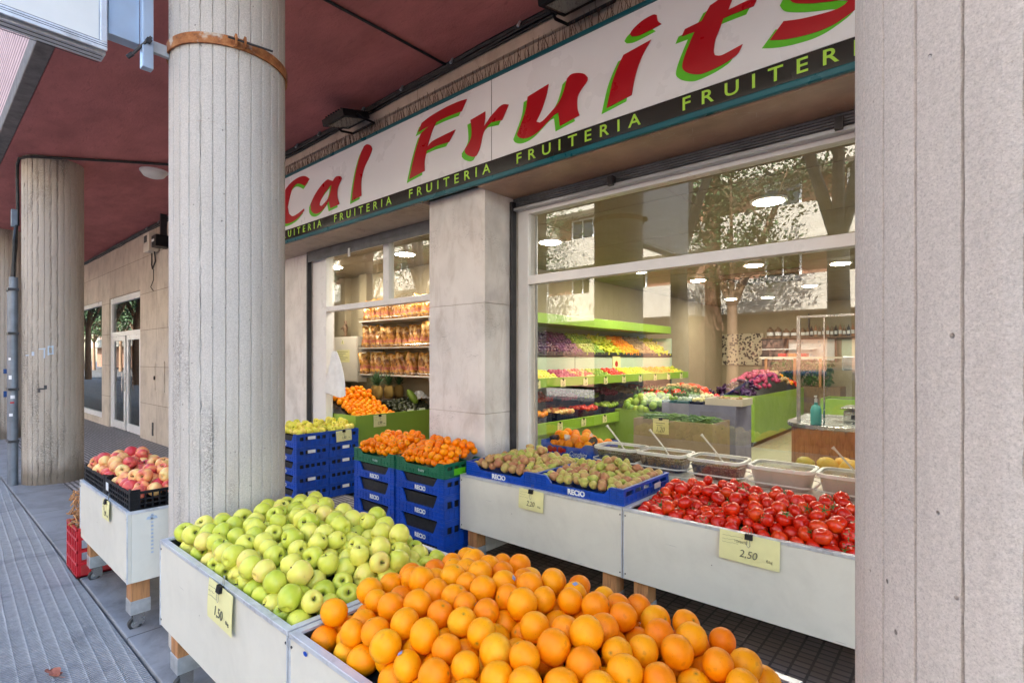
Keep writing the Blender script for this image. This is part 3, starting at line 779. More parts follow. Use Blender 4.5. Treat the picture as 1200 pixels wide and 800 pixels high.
# floodlights on the beam above the sign
def floodlight(x, label):
    t = thing('floodlight', label, 'floodlight', (x, 2.85, 3.98), 0, 'black floodlights above the shop sign')
    m = MB(); a = math.radians(-14)
    b = MB().box(-.19,-.15,-.03,.19,.15,.035); 
    for i in range(7): b.box(-.15+i*.046,-.13,.035,-.142+i*.046,.13,.06)
    M = Matrix.Rotation(-a, 4, 'X'); b.xf(M); b.build('housing', 'black_plastic', t, bevel=.006)
    g = MB().box(-.16,-.12,-.036,.16,.12,-.0325).xf(M); g.build('lens', 'clear_glass', t)
    g = MB().box(-.15,-.11,-.032,.15,.11,-.0302).xf(M); g.build('reflector', 'lens_grey', t)
    f = MB(); pts = [(-.20,0,0),(-.21,.08,-.03),(-.19,.2,-.02),(.19,.2,-.02),(.21,.08,-.03),(.20,0,0)]
    f.tube(pts, .012, 6); f.build('yoke', 'black_plastic', t)
    MB().tube([(0,.1,.05),(.05,.17,.11),(.2,.22,.12),(.3,.235,.1)], .006, 6).build('lead', 'cable_black', t)
    return t
floodlight(-4.66, 'black floodlight on a yoke above the letter l of the shop sign')
floodlight(-1.93, 'black floodlight on a yoke above the letter i of the shop sign')
# cables along ceiling and beam
cb = MB(); r_ = random.Random(5)
for k, (yy, zz_, rr) in enumerate(((3.045, 4.125, .022), (3.03, 4.095, .014), (3.04, 4.07, .010))):
    pts = [(-30+i*.5, yy+(r_.random()-.5)*.01, zz_+(r_.random()-.5)*.016) for i in range(68)]
    cb.tube(pts, rr, 6)
tag(cb.build('cable_bundle', 'cable_black'), 'black cable bundle running where the maroon ceiling meets the shop beam', 'cables')
cm_ = MB().cyl((0, -.015, -.025), (0, .015, .025), .012, n=6).mesh('cable_clip', 'galvanised')
for i in range(18): tag(link('cable_clip', cm_, None, (-12+i*.72+r_.random()*.3, 3.015, 4.125)), 'small metal clip holding the black cable bundle', 'clip', 'clips along the black cable bundle')
tag(MB().tube([(-3.46,.80,4.137),(-3.42,1.9,4.137),(-3.40,2.5,4.137),(-3.38,3.03,4.13)], .011, 6).build('ceiling_cable', 'cable_black'), 'single black cable crossing the maroon ceiling towards the sign', 'cable')
tag(MB().tube([(-9.17,.915,3.3),(-9.18,.91,3.9),(-9.12,.905,4.07),(-9.0,.91,4.12),(-8.8,1.0,4.12),(-8.2,1.75,4.125),(-7.2,3.0,4.12)], .017, 8).build('ceiling_cable', 'cable_black'), 'black cable bending off the tan column across the ceiling', 'cable')
# bulkhead lamp on the ceiling
t = thing('ceiling_lamp', 'round white bulkhead lamp on the maroon arcade ceiling', 'lamp', (-8.33, 2.18, H_C))
MB().lathe([(0,-.10),(.07,-.095),(.12,-.075),(.145,-.04),(.15,-.02)], 28).build('shade', 'white_paint', t, smooth=True)
MB().lathe([(.15,-.02),(.165,-.02),(.165,-.001),(0,-.001)], 28).build('ring', 'white_aluminium', t, smooth=True)
# conduits on column 2
t = thing('conduit_pipes', 'two grey steel conduit pipes with stickers clipped to the tan column', 'pipe', (-9.03, .86, 0))
MB().tube([(0,0,.0),(0,0,1.6),(0,.0,2.62)], .045, 12).build('pipe', 'conduit', t, smooth=True)
MB().tube([(-.14,-.01,.0),(-.14,-.01,2.5)], .038, 12).build('pipe', 'conduit', t, smooth=True)
for z in (.55,1.2,1.9,2.45): MB().box(-.2,-.055,z,.06,.045,z+.03).build('clamp', 'dark_metal', t)
MB().tube([(0,0,2.62),(-.02,.01,3.1),(-.14,.04,3.32)], .02, 8).build('cable', 'cable_black', t)
MB().tube([(-.14,-.01,2.5),(-.13,.03,3.0),(-.14,.04,3.32)], .02, 8).build('cable', 'cable_black', t)
MB().box(-.18,-.01,3.28,-.11,.05,3.5).build('junction_box', 'conduit', t, bevel=.005)
for z, m_, w, a0 in ((1.34,'letter_white',.05,-.9),(1.10,'letter_white',.04,-.3),(1.04,'sign_red',.02,-.4),(.88,'letter_white',.035,-.7),(1.58,'letter_white',.03,-1.1)):
    s_ = MB(); s_.grid(4, 1, lambda u, v: (.0462*math.cos(a0+(u-.5)*.9), .0462*math.sin(a0+(u-.5)*.9), z+v*w)); s_.build('sticker', m_, t, fix=False)
# meter box & thin wire
t = thing('meter_box', 'grey weathered electric box with dangling wire high on the beige wall', 'electric box', (-11.45, 2.93, 3.78))
MB().box(-.17,-.06,-.2,.17,.1,.14).build('case', 'enamel_cream', t, bevel=.01)
MB().box(-.10,-.068,-.03,.06,-.061,.09).build('dial_window', 'dark_metal', t)
MB().tube([(.1,.05,-.2),(.12,.06,-.38),(-.06,.06,-.5),(-.14,.07,-.42),(-.1,.06,-.2)], .012, 6).build('wire', 'cable_black', t)
MB().tube([(-.06,.08,-.5),(-.1,.088,-.7),(-.28,.088,-.82),(-.12,.088,-.9)], .007, 5).build('wire', 'cable_black', t)
t = thing('camera_box', 'small dark wall camera box behind the pale fluted column', 'box', (-10.72, 2.9, 3.66))
MB().box(-.13,-.1,-.1,.13,.13,.1).build('case', 'black_plastic', t, bevel=.01); MB().box(-.09,-.106,-.01,.04,-.101,.03).build('label_plate', 'letter_white', t)
MB().box(-.02,.0,.1,.02,.1,.6).build('bracket', 'dark_metal', t)

# ------------------------------------------------------------------ shop glazing
def shutter(name, x0, x1, z0, z1, label):
    t = thing(name, label, 'shutter', (0, YG-.06, 0))
    m = MB(); n = 5
    for i in range(n):
        h = (z1-z0)/n; m.cyl((x0, .02, z0+h*(i+.5)), (x1, .02, z0+h*(i+.5)), h*.52, n=10)
    m.build('slats', 'shutter_dark', t, smooth=True)
    MB().box(x0, -.02, z0-.028, x1, .05, z0-.002).build('bottom_bar', 'grey_aluminium', t, bevel=.004)
    return t
s1 = shutter('roller_shutter', -2.975, .3, 2.90, 2.99, 'rolled-up dark metal shutter above the large shop window')
for x in (-2.0,-.55): MB().box(x,-.05,2.88,x+.04,.0,2.95).build('lock_tab', 'dark_metal', s1)
s2 = shutter('roller_shutter', -6.5, -3.69, 2.90, 2.985, 'rolled-up dark metal shutter above the open side window')
MB().box(-6.5,-.035,2.85,-3.69,-.03,2.985).build('cover_plate', 'shutter_dark', s2)
MB().box(-5.5,-.05,2.80,-5.46,-.04,2.90).build('lock_tab', 'white_paint', s2)
for x, lab in ((-2.972,'dark shutter guide rail beside the large window'),(-6.5,'dark shutter guide rail left of the open side window')):
    tag(MB().box(x, 3.40, 0, x+.028, 3.46, 2.95).build('guide_rail', 'dark_metal', bevel=.003), lab, 'rail')
Wd = thing('shop_window', 'large white-framed shop window reflecting trees and the street', 'window', (0, YG, 0))
xr = .8
f = MB(); f.box(-2.944,-.02,.62,-2.83,.06,2.90); f.build('jamb', 'white_aluminium', Wd, bevel=.005)
MB().box(-2.83,-.02,2.84,xr,.06,2.895).build('head_rail', 'white_aluminium', Wd, bevel=.004)
MB().box(-2.83,-.02,2.235,xr,.06,2.31).build('transom', 'white_aluminium', Wd, bevel=.004)
MB().box(-2.83,-.02,.62,xr,.06,.69).build('sill_rail', 'white_aluminium', Wd, bevel=.004)
MB().box(-2.83,.018,2.31,xr,.024,2.84).build('upper_pane', 'shop_glass', Wd)
MB().box(-2.83,.018,.69,xr,.024,2.235).build('lower_pane', 'shop_glass', Wd)
MB().box(-2.816,.06,.70,-2.80,.075,2.83).build('inner_bead', 'grey_aluminium', Wd)
MB().box(-2.98, 3.48-YG, .012, xr, 3.56-YG, .615).build('plinth', 'stone_pillar', Wd)
Ws = thing('side_window', 'white-framed side window of the shop, its lower half open', 'window', (0, YG, 0))
MB().box(-6.47,-.03,.0,-6.24,.03,2.89).build('jamb', 'white_aluminium', Ws, bevel=.006)
MB().box(-6.235,-.05,.0,-6.10,.05,2.89).build('jamb', 'white_aluminium', Ws, bevel=.006)
MB().box(-6.10,-.05,2.19,-3.69,.04,2.255).build('transom', 'white_aluminium', Ws, bevel=.006)
MB().box(-4.90,-.04,2.255,-4.79,.03,2.88).build('mullion', 'white_aluminium', Ws, bevel=.006)
MB().box(-6.10,-.004,2.255,-4.90,.002,2.88).build('pane', 'shop_glass', Ws)
MB().box(-4.79,-.004,2.255,-3.69,.002,2.88).build('pane', 'shop_glass', Ws)
sill = MB().box(-6.1,-.03,.0,-5.62,.1,.30); sill.build('base_panel', 'white_aluminium', Ws)
# ------------------------------------------------------------------ display stands
BZ0, BZ1 = .31, .72
def display_stand(x0, y0, w, d, label, group='white display stands on wooden castor legs', legs=True, tag_=True):
    t = thing('display_stand', label, 'stand', (x0, y0, 0), 0, group)
    th = .018
    MB().box(0, 0, BZ0, w, th, BZ1).build('front_panel', 'white_laminate', t, bevel=.002)
    MB().box(0, th+.001, BZ0, th, d-th-.001, BZ1).build('side_panel', 'white_laminate', t, bevel=.002)
    MB().box(w-th, th+.001, BZ0, w, d-th-.001, BZ1).build('side_panel', 'white_laminate', t, bevel=.002)
    MB().box(0, d-th, BZ0, w, d, BZ1).build('back_panel', 'white_laminate', t, bevel=.002)
    r = MB()
    r.box(-.003, -.003, BZ1-.014, w+.003, .024, BZ1+.003); r.box(-.003, d-.024, BZ1-.014, w+.003, d+.003, BZ1+.003)
    r.box(-.003, .0241, BZ1-.014, .024, d-.0241, BZ1+.003); r.box(w-.024, .0241, BZ1-.014, w+.003, d-.0241, BZ1+.003)
    for xx in (-.003, w-.004): r.box(xx, -.004, BZ0, xx+.007, .003, BZ1-.0145)
    r.build('metal_edge', 'rim_metal', t, bevel=.0015)
    l = MB(); l.box(.025,.025,BZ1-.13,w-.025,d-.025,BZ1-.115)
    for a in ((.0245,.0245,w-.0245,.031),(.0245,d-.031,w-.0245,d-.0245),(.0245,.0312,.031,d-.0312),(w-.031,.0312,w-.0245,d-.0312)): l.box(a[0],a[1],BZ1-.11,a[2],a[3],BZ1-.006)
    l.build('liner', 'black_liner', t)
    for lx in (.05, w-.15):
        for ly in (.03, d-.13):
            g = MB().box(lx, ly, .15, lx+.095, ly+.095, BZ0-.001).build('leg', 'pine', t, bevel=.003)
            b = MB().box(lx-.003, ly-.003, .105, lx+.098, ly+.098, .185); b.build('bracket', 'galvanised', g, bevel=.002)
            c = MB(); cx, cy = lx+.048, ly+.03
            c.cyl((cx-.013, cy, .036), (cx+.013, cy, .036), .035, n=22); c.build('wheel', 'rubber', g, smooth=True); c = MB(); c.cyl((cx-.015, cy, .036), (cx+.015, cy, .036), .022, n=16); c.build('wheel_hub', 'steel', g)
            c = MB(); c.box(cx-.022, cy-.012, .03, cx-.016, cy+.045, .10); c.box(cx+.016, cy-.012, .03, cx+.022, cy+.045, .10); c.box(cx-.022, cy-.0, .095, cx+.022, cy+.045, .104)
            c.cyl((cx-.026, cy, .036), (cx+.026, cy, .036), .008, n=8); c.build('castor_fork', 'steel', g)
    for sx in (.012, w-.012):
        for sz in (BZ0+.03, BZ1-.04): o_ = link('screw', SCREW, t, (sx, -.0005, sz))
    return t
SCREW = MB().cyl((0,-.002,0),(0,.001,0),.0045,n=10).mesh('screw', 'dark_metal')
AX0, OX0, FY = -2.95, -1.635, .80
display_stand(AX0, FY, 1.30, .79, 'white display stand heaped with green apples beside the fluted column')
display_stand(OX0, FY, 1.30, .79, 'white display stand heaped with large oranges at the bottom of the photo')
display_stand(-4.85, .815, 1.24, .70, 'white display stand carrying black crates of red apples, left of the fluted column')
display_stand(-2.90, 2.75, 1.375, .74, 'white display stand carrying blue crates of pears under the window')
display_stand(-1.515, 2.75, 1.32, .74, 'white display stand filled with tomatoes under the window')
# small oval sticker near the corner of the orange stand
tag(MB().prism([(.011*math.cos(a*PI/8), .007*math.sin(a*PI/8)) for a in range(16)], lambda u,v: (-1.53+u, .7955, .694+v), lambda u,v: (-1.53+u, .7968, .694+v)).build('sticker', 'blue_plastic'), 'tiny blue oval sticker on the rim of the orange stand', 'sticker')
# worn print on the peach-side panel
wp = MB()
for i in range(11): wp.box(-3.6085, .93, .46+i*.022, -3.6075, .942, .47+i*.022)
wp.prism([(.03*math.cos(a*PI/8), .035*math.sin(a*PI/8)-.01*(a%2)) for a in range(9)], lambda u,v: (-3.6085, .935+u, .70-.04+v*.7), lambda u,v: (-3.6075, .935+u, .70-.04+v*.7))
tag(wp.build('faded_marks', 'blue_frame'), 'faded blue printed marks on the side of the red apple stand', 'print')

# ------------------------------------------------------------------ price tags
def price_tag(x, y, z, w, h, price, label, face='y', tilt=0, name=False, lines=3, clip=True):
    """paper tag with a binder clip; face 'y' looks to -y, 'x' looks to +x"""
    t = thing('price_tag', label, 'price tag', (x, y, z), 0 if face == 'y' else PI/2, 'yellow price tags clipped to the displays')
    t.rotation_euler = (0, 0, 0 if face == 'y' else PI/2)
    R_ = Matrix.Rotation(math.radians(tilt), 4, 'Y')
    p = MB(); p.grid(8, 6, lambda u, v: ((u-.5)*w, -.004-.006*math.sin(v*2.2)*(1-.3*u), -v*h)); p.grid(8, 6, lambda u, v: ((u-.5)*w, -.0032-.006*math.sin(v*2.2)*(1-.3*u), -v*h))
    p.xf(R_); pp = p.build('paper', 'tag_yellow', t, smooth='all', fix=False)
    def put(mesh, u, v, s=1):
        q = R_ @ Vector(((u-.5)*w, 0, -v*h)); o = link('lettering', mesh, pp, (q.x, -.0062-.006*math.sin(v*2.2)*(1-.3*u), q.z)); o.rotation_euler = (PI/2, -math.radians(tilt)*-1, 0); o.scale = (s, s, s)
    k = h/.17
    put(T_PRICE[price], .5, .68, k)
    put(T_KG, .84, .74, k)
    if name: put(T_TOM, .36, .30, k)
    if lines:
        l = MB(); r_ = random.Random(int(x*100))
        for i in range(lines):
            v = .16+i*.12; a = .05; e = .25+r_.random()*.2
            if i == 0: e = .4
            q0 = R_ @ Vector(((a-.5)*w, -.0066-.006*math.sin(v*2.2), -v*h)); n = 9
            l.tube([q0 + Vector((j/n*(e-a)*w, 0, (r_.random()-.5)*.007*k)) for j in range(n+1)], .0006, 3)
        l.build('handwriting', 'ink', pp)
    if clip:
        c = MB(); c.prism([(-.012,-.022),(.012,-.022),(.006,.004),(-.006,.004)], lambda u,v: (-.018,-.006+u,v), lambda u,v: (.018,-.006+u,v)); c.build('clip', 'black_plastic', t)
        c = MB(); c.tube([(-.006,-.016,-.02),(-.008,-.016,-.05),(0,-.016,-.06),(.008,-.016,-.05),(.006,-.016,-.02)], .0012, 5); c.tube([(-.006,.006,-.0),(-.007,.008,.03),(0,.008,.038),(.007,.008,.03),(.006,.006,0)], .0012, 5)
        c.build('clip_wire', 'steel', t)
    return t
price_tag(-2.17, .792, .722, .235, .155, '1,50', 'yellow price tag clipped to the green apple stand', tilt=2)
price_tag(-.81, 2.742, .722, .285, .145, '2,50', 'large yellow tomato price tag clipped to the tomato stand', tilt=1, name=True)
price_tag(-2.20, 2.742, .716, .21, .135, '2,20', 'yellow price tag clipped below the pear crates', tilt=1)
price_tag(-4.03, .807, .722, .16, .12, '1,99', 'faded yellow price tag on the red apple stand')

# ------------------------------------------------------------------ crates
def crate_mesh(w, d, h, mat, dip=.45, holes=True, thick=.012, name='crate'):
    m = MB()
    # floor
    m.box(-w/2, -d/2, .0, w/2, d/2, .010)
    g = .13*w
    out = [(-w/2,0),(w/2,0),(w/2,h),(w/2-g,h),(w/2-g-.05,h*dip),(-w/2+g+.05,h*dip),(-w/2+g,h),(-w/2,h)]
    for y in (-d/2, d/2-thick):
        m.prism(out, lambda u,v,y=y: (u,y,v), lambda u,v,y=y: (u,y+thick,v))
        yo = y-.004 if y < 0 else y+thick; yi = yo+.004
        nr = int(w/.045)
        for i in range(nr+1):
            x = -w/2+i*(w-.006)/nr; top = h*dip-.008 if abs(x) < w/2-g-.03 else h-.004
            m.box(x, yo, .012, x+.005, yi, min(top, h*.34) if i % 3 and abs(x) < w/2-g else top)
        m.box(-w/2, yo-.001, 0, w/2, yi, .010); m.box(-w/2, yo-.001, h*.34, w/2, yi, h*.34+.006)
        m.box(-w/2, yo-.0005, h*.17, -w*.16, yi, h*.17+.004); m.box(w*.2, yo-.0005, h*.17, w/2, yi, h*.17+.004)
        for sx in (-1, 1):
            for q in (.5,.66,.82): m.box(sx*w/2, yo-.0006, h*q, sx*(w/2-g), yi, h*q+.004)
        m.box(-w/2, yo-.002, h-.010, -w/2+g, yi, h); m.box(w/2-g, yo-.002, h-.010, w/2, yi, h)
    # ends: panels with a row of slots
    for s in (-1, 1):
        x0 = s*w/2-(thick if s > 0 else 0); x1 = x0+thick; e = d/2-thick
        m.box(x0, -e, 0, x1, e, h*.5); m.box(x0, -e, h*.78, x1, e, h)
        ns = 5; L_ = 2*e
        for i in range(ns+1):
            y = -e+i*(L_-.02)/ns; m.box(x0, y, h*.5, x1, y+.02, h*.78)
        xo = x1 if s > 0 else x0-.004
        nr = int(d/.05)
        for i in range(nr+1):
            y = -d/2+i*(d-.006)/nr; m.box(xo, y, .012, xo+.004, y+.005, h*.48)
        m.box(xo, -d/2, 0, xo+.005, d/2, .01); m.box(xo, -d/2, h*.5-.004, xo+.0052, d/2, h*.5+.004); m.box(xo, -d/2, h-.010, xo+.0052, d/2, h)
    return m.mesh(name, mat)
def crate(mesh, x, y, z, label, group, rz=0, text=None, tz=.5, ty=None, tw=None, name='crate', cat='crate', tag2=None, inner=None):
    t = thing('plastic_crate', label, cat, (x, y, z), rz, group)
    link('basket', mesh, t)
    if inner: MB().box(-inner[0]/2+.016, -inner[1]/2+.016, .012, inner[0]/2-.016, inner[1]/2-.016, inner[2]*.9).build('shade_block', 'black_liner', t)  # added black block, so the crate openings look deep in shade
    if text is not None:
        o = link('lettering', text, t, (tw or 0, ty, tz)); o.rotation_euler = (PI/2, 0, 0)
    if tag2:  # paper label on the +x end
        o = MB().box(tag2[0], tag2[1]-.045, tag2[2], tag2[0]+.001, tag2[1]+.045, tag2[2]+.035).build('paper_label', 'letter_white', t)
    return t
CB = {h: crate_mesh(.585, .40, h, 'blue_plastic') for h in (.13, .17, .19)}
CG = crate_mesh(.585, .40, .11, 'green_plastic', .62)
# mandarin stacks
SY = 2.60
hs = [(.17, 0.012), (.19, .184), (.19, .376), (.13, .568)]
for si, (cx, wh) in enumerate(((-3.215, 'right'), (-3.825, 'left'))):
    names = ['bottom crate', 'second crate from the floor', 'third crate from the floor', 'blue crate right under the green one']
    for k, (h, z) in enumerate(hs):
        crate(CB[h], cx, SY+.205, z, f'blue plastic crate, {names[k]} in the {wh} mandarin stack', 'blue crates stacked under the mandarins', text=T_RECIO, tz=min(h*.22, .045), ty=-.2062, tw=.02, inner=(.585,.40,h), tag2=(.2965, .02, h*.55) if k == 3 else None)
    crate(CG, cx, SY+.205, .70, f'green plastic crate of mandarins on top of the {wh} stack', 'green crates of mandarins', text=T_MARK, tz=.035, ty=-.2062, tw=.03)
tag(MB().box(-2.919, SY+.10, .715, -2.917, SY+.22, .765).build('green_label', 'sign_green'), 'bright green label on the end of the right mandarin crate', 'label')
# yellow apple stacks (seen from their ends)
CS = {h: crate_mesh(.585, .375, h, 'blue_plastic') for h in (.15,)}
for si, (cy, wh) in enumerate(((2.95, 'front'), (3.335, 'back'))):
    for k in range(5):
        z = .012+k*.152
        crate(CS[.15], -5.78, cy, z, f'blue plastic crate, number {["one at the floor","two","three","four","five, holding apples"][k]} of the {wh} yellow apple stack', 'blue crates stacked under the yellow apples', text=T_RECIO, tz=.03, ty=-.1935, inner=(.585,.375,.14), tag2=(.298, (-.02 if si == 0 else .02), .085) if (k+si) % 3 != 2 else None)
price_tag(-5.476, 3.32, .765, .20, .125, '1,80', 'yellow price tag clipped to the blue crate of yellow apples', face='x', tilt=-2)
# pear crates on the stand
CP = crate_mesh(.665, .62, .10, 'blue_plastic', .5)
crate(CP, -2.525, 3.085, .724, 'low blue crate of pears, left one on the window stand', 'blue crates of pears', text=T_RECIO, tz=.024, ty=-.3162)
crate(CP, -1.86, 3.085, .724, 'low blue crate of pears, right one next to the tomatoes', 'blue crates of pears', text=T_RECIO, tz=.024, ty=-.3162, tag2=(.3385, .13, .03))
# black crates of red apples
def black_crate_mesh(w, d, h):
    m = MB(); m.box(-w/2, -d/2, 0, w/2, d/2, .008)
    for s in (-1, 1):
        y0 = s*d/2-(.008 if s > 0 else 0)
        for z in (.0, h*.26, h*.52, h-.016): m.box(-w/2+.001, y0, z, w/2-.001, y0+.008, z+(.008 if z < h*.6 else .016))
        for i in range(16): x = -w/2+i*(w-.008)/15; m.box(x, y0+.001, .001, x+.008, y0+.007, h-.001)
        x0 = s*w/2-(.008 if s > 0 else 0)
        for z in (.0, h*.26, h*.52, h-.016): m.box(x0, -d/2+.001, z, x0+.008, d/2-.001, z+(.008 if z < h*.6 else .016))
        for i in range(12): y = -d/2+i*(d-.008)/11; m.box(x0+.001, y, .001, x0+.007, y+.008, h-.001)
        for sx in (-1, 1): m.box(sx*w/2-.002*sx, s*d/2-.002*s, 0, sx*w/2-.05*sx, s*d/2-.012*s, h+.012); m.box(sx*w/2-.002*sx, s*d/2-.002*s, 0, sx*w/2-.012*sx, s*d/2-.05*s, h+.012)
    return m.mesh('basket', 'black_plastic')
BK = black_crate_mesh(.60, .40, .105)
crate(BK, -4.52, 1.03, .724, 'black slatted crate of red apples, far one on the left stand', 'black crates of red apples')
c_ = crate(BK, -3.915, 1.03, .724, 'black slatted crate of red apples with a white label, near one on the left stand', 'black crates of red apples')
MB().box(-.255,-.2015,.035,-.195,-.2005,.085).build('paper_label', 'letter_white', c_)
# red crate with straw-like net on the ground behind the left stand
RC = thing('plastic_crate', 'red slatted crate standing on the ground beside the left display stand', 'crate', (-5.02, 1.0, .012), 0)
m = MB(); w, d, h = .36, .42, .36
m.box(-w/2,-d/2,0,w/2,d/2,.012)
for s in (-1, 1):
    for z in (.0,.09,.18,.27,h-.02):
        m.box(-w/2,s*d/2-(.01 if s > 0 else 0),z,w/2,s*d/2+(.01 if s < 0 else 0),z+.018); m.box(s*w/2-(.01 if s > 0 else 0),-d/2+.011,z,s*w/2+(.01 if s < 0 else 0),d/2-.011,z+.018)
    for i in range(7):
        x = -w/2+i*(w-.014)/6; m.box(x,s*d/2-(.011 if s > 0 else -.001),.013,x+.014,s*d/2+(.011 if s < 0 else -.001),h-.001)
        y = -d/2+.012+i*(d-.038)/6; m.box(s*w/2-(.011 if s > 0 else -.001),y,.013,s*w/2+(.011 if s < 0 else -.001),y+.014,h-.001)
m.build('basket', 'red_plastic', RC)
st = MB(); r_ = random.Random(9)
for i in range(620):
    a = r_.random()*6.28; q = r_.random()**.5; p = Vector((-4.99+math.cos(a)*q*.14, .98+math.sin(a)*q*.18, .30+r_.random()*.38*(1-q*.2)))
    st.tube([p, p+Vector(((r_.random()-.5)*.09, (r_.random()-.5)*.09, (r_.random()-.4)*.07)), p+Vector(((r_.random()-.5)*.12, (r_.random()-.5)*.12, (r_.random()-.5)*.1))], .005, 4)
o = tag(st.build('straw_bundle', 'straw'), 'brown straw-like bundle sticking out of the red crate', 'straw'); o['kind'] = 'stuff'
# dry leaf on the pavement
m = MB()
lw = lambda u: .036*(math.sin(PI*u)**.6)*(.55+.45*abs(math.cos(u*9)))
m.grid(16, 4, lambda u, v: (-3.47+(u-.5)*.085+(v-.5)*.02, .48+(v-.5)*2*lw(u)*(1-.3*u)+.03*(u-.5), .010+.010*math.sin(u*7)+.03*abs(v-.5)))
m.tube([(-3.43,.49,.014),(-3.40,.50,.012),(-3.385,.51,.016)], .0015, 4)
tag(m.build('dry_leaf', 'dry_leaf', fix=False), 'reddish dry leaf lying on the grooved pavement', 'leaf')
for i,(x,y) in enumerate(((-3.05,.42),(-4.4,.2),(-5.5,.35))):
    m = MB(); m.grid(3, 3, lambda u, v: (x+(u-.5)*.03, y+(v-.5)*.02, .006+.005*math.sin(u*5+i)))
    tag(m.build('litter_scrap', ['sign_red','letter_white','letter_white'][i], fix=False), ['tiny pink petal on the pavement near the apple stand','tiny white scrap farther out on the grooved pavement','tiny white scrap on the pavement left of the red crate'][i], 'litter')

# ------------------------------------------------------------------ fruit
def heap(x0, x1, y0, y1, hf, n, r, seed, steps=160, rz=.95, top=.22):
    """drop n balls on a surface hf(x, y) and let them settle; returns centres"""
    g = np.random.default_rng(seed)
    P_ = np.stack([g.uniform(x0+r, x1-r, n), g.uniform(y0+r, y1-r, n), np.zeros(n)], 1)
    hv = lambda p: np.array([hf(a, b) for a, b in p[:, :2]])
    P_[:, 2] = hv(P_)+r+g.uniform(0, top, n)
    rr = r*g.uniform(.88, 1.08, n)
    for s in range(steps):
        P_[:, 2] -= r*.10 if s < steps*.8 else r*.03
        for _ in range(3):
            d = P_[:, None, :]-P_[None, :, :]; d[:, :, 2] /= rz
            q = np.sqrt((d**2).sum(-1))+np.eye(n)*9
            ov = np.clip((rr[:, None]+rr[None, :])-q, 0, None)
            P_ += ((d/q[..., None])*ov[..., None]*.42).sum(1)
            P_[:, 0] = np.clip(P_[:, 0], x0+r, x1-r); P_[:, 1] = np.clip(P_[:, 1], y0+r, y1-r)
            P_[:, 2] = np.maximum(P_[:, 2], hv(P_)+rr*rz)
    return P_, rr
def fruit_mesh(kind):
    if kind == 'orange':
        return MB().lathe([(0,-.94),(.10,-.955),(.30,-.93),(.55,-.81),(.78,-.59),(.93,-.32),(1,0),(.94,.31),(.79,.58),(.56,.80),(.30,.925),(.12,.955),(0,.92)], 28)
    if kind == 'mandarin':
        return MB().lathe([(0,-.70),(.16,-.76),(.40,-.76),(.70,-.62),(.90,-.36),(1,0),(.94,.30),(.76,.56),(.48,.73),(.22,.79),(.10,.80),(0,.72)], 24)
    if kind == 'apple':
        return MB().lathe([(0,-.60),(.12,-.68),(.26,-.86),(.44,-.88),(.66,-.72),(.84,-.44),(.97,-.08),(1,.22),(.93,.54),(.76,.80),(.54,.93),(.36,.92),(.22,.78),(.10,.60),(0,.52)], 28, lob=(5, .012))
    if kind == 'tomato':
        return MB().lathe([(0,-.76),(.2,-.77),(.48,-.70),(.78,-.48),(.95,-.18),(1,.1),(.95,.40),(.78,.64),(.52,.76),(.28,.77),(.12,.70),(0,.64)], 28, lob=(5, .022))
    if kind == 'plum_tomato':
        return MB().lathe([(0,-1.18),(.2,-1.14),(.5,-.97),(.76,-.66),(.9,-.25),(.92,.15),(.85,.55),(.66,.88),(.36,1.06),(.14,1.05),(0,.98)], 26, lob=(3, .03))
    if kind == 'pear':
        return MB().lathe([(0,-.74),(.16,-.82),(.42,-.86),(.74,-.66),(.95,-.28),(1,.08),(.90,.46),(.70,.80),(.52,1.08),(.36,1.30),(.18,1.40),(0,1.38)], 22, lob=(4, .02))
    if kind == 'avocado':
        return MB().lathe([(0,-1.0),(.35,-.93),(.7,-.66),(.9,-.25),(.9,.15),(.75,.58),(.52,.95),(.3,1.2),(0,1.3)], 16)
    if kind == 'round':
        return MB().lathe([(0,-1),(.38,-.92),(.71,-.71),(.92,-.38),(1,0),(.92,.38),(.71,.71),(.38,.92),(0,1)], 12)
    if kind == 'long':
        return MB().lathe([(0,-2.2),(.35,-2.0),(.62,-1.3),(.75,-.4),(.75,.5),(.6,1.3),(.36,1.9),(0,2.1)], 10)
FM = {}
def fm(kind, mat, r, name=None, var=0):
    key = (kind, mat, r, var)
    if key not in FM:
        m = fruit_mesh(kind); m.xf(Matrix.Scale(r, 4))
        if var:
            q = random.Random(var*17+3); sx, sy, sz = q.uniform(.94,1.05), q.uniform(.94,1.05), q.uniform(.90,1.06); ph = [q.uniform(0,6.3) for _ in range(4)]; am = .022 if kind != 'pear' else .05
            m.v = [(x*sx*(1+am*math.sin(2.1*y/r+ph[0])+am*math.sin(3.3*z/r+ph[1])), y*sy*(1+am*math.sin(2.4*x/r+ph[2])), z*sz*(1+am*math.sin(2.2*x/r+1.7*y/r+ph[3]))) for x, y, z in m.v]
        FM[key] = m.mesh(name or kind, mat, smooth='all')
    return FM[key]
def stem_mesh(r):
    key = ('stem', r)
    if key not in FM:
        FM[key] = MB().tube([(0,0,r*.54),(r*.02,0,r*.75),(r*.08,r*.02,r*1.02)], [r*.06, r*.045, r*.065], 6).mesh('stem', 'stem')
    return FM[key]
def sticker_mesh(r, mat, k=1.0):
    key = ('sticker', r, mat)
    if key not in FM:
        m = MB(); m.grid(4, 4, lambda u, v: ((lambda a, b: (r*1.012*math.cos(a)*math.cos(b)*k, r*1.012*math.sin(a)*math.cos(b)*k, r*.95*math.sin(b)))((u-.5)*.42, .35+(v-.5)*.34)))
        FM[key] = m.mesh('sticker', mat, smooth='all', fix=False)
    return FM[key]
